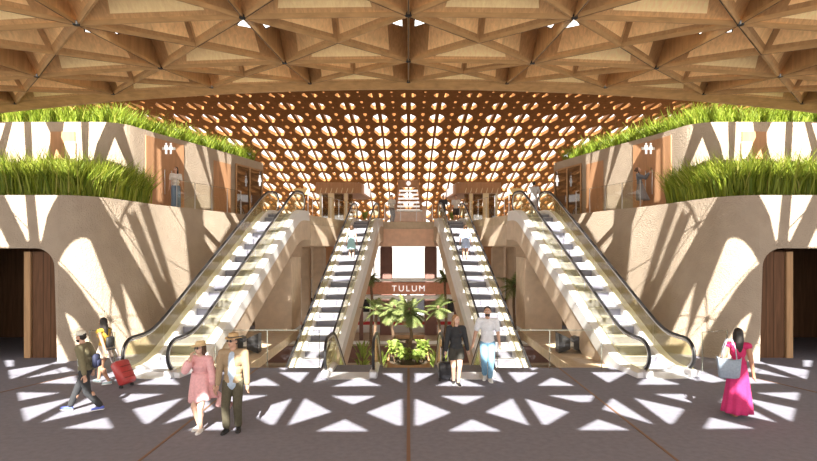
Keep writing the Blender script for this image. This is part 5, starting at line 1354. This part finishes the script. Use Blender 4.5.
# phone in the hands of the right balcony woman
ph = thing('phone', 'dark phone held up by the grey dressed woman on the right balcony', 'phone', (8.98 + .33, 21.3 - .20, UPZ + 1.42), math.radians(58))
MB().box((0, 0, .07), (.075, .012, .15), bev=.004).build('case', M['black'], ph)
MB().box((0, .0075, .07), (.065, .002, .13)).build('screen', M['train_window'], ph)
# trailing pink scarf
p = world(J3, t3, (0.17, 0.0, 0.44))
sc_ = thing('scarf', 'sheer pink scarf trailing from the left hand of the pink dressed woman', 'scarf', (p.x, p.y, p.z), 0)
m = MB(); vs = []
for i in range(9):
    for j in range(7):
        u = i / 8; v = j / 6
        vs.append((.02 + u * .28 + .02 * math.sin(5 * v), .02 + .05 * math.sin(7 * u + 3 * v), .03 - u * .22 - v * (.12 + .16 * (1 - u)) ))
m.add(vs, [(i * 7 + j, i * 7 + j + 1, i * 7 + j + 8, i * 7 + j + 7) for i in range(8) for j in range(6)])
solidify(m.build('cloth', cmat((0.80, 0.48, 0.48), .85), sc_, True), .004)
# ------------------------------------------------------------------ light, sky and camera
sun = bpy.data.lights.new('sun', 'SUN'); sun.energy = SUN_E; sun.angle = math.radians(0.42); sun.color = (1.0, 0.95, 0.86)
so = bpy.data.objects.new('sun', sun); COL.objects.link(so)
dvec = Vector((0, math.cos(ELEV), -math.sin(ELEV)))           # travels into the hall and down
so.rotation_euler = dvec.to_track_quat('-Z', 'Y').to_euler(); so.location = (0, -20, 30)
w = bpy.data.worlds.new('sky'); SC.world = w; w.use_nodes = True
nt = w.node_tree; bg = nt.nodes['Background']
tc = nt.nodes.new('ShaderNodeTexCoord'); sp = nt.nodes.new('ShaderNodeSeparateXYZ'); mr = nt.nodes.new('ShaderNodeMapRange'); cr = nt.nodes.new('ShaderNodeValToRGB')
nt.links.new(tc.outputs['Generated'], sp.inputs[0]); nt.links.new(sp.outputs['Z'], mr.inputs['Value'])
mr.inputs['From Min'].default_value = -0.4; mr.inputs['From Max'].default_value = 0.6
cr.color_ramp.elements[0].color = (0.80, 0.66, 0.50, 1); cr.color_ramp.elements[1].color = (0.98, 0.97, 0.96, 1)
e = cr.color_ramp.elements.new(0.42); e.color = (1.0, 0.95, 0.87, 1)
nt.links.new(mr.outputs[0], cr.inputs['Fac']); nt.links.new(cr.outputs['Color'], bg.inputs['Color'])
bg.inputs['Strength'].default_value = SKY_E
cam = bpy.data.cameras.new('camera'); cam.sensor_width = 36; cam.lens = 36 * 550 / 817; cam.shift_y = 19.5 / 817; cam.shift_x = 0.0
cam.clip_end = 400
co = bpy.data.objects.new('camera', cam); COL.objects.link(co); co.location = (0, 0, 3.25); co.rotation_euler = (PI / 2, 0, 0)
SC.camera = co
SC.view_settings.view_transform = 'Standard'
try: SC.cycles.use_denoising = True
except Exception: pass
SC.cycles.max_bounces = 8; SC.cycles.transparent_max_bounces = 24; SC.cycles.diffuse_bounces = 5
SC.view_settings.exposure = EXPO
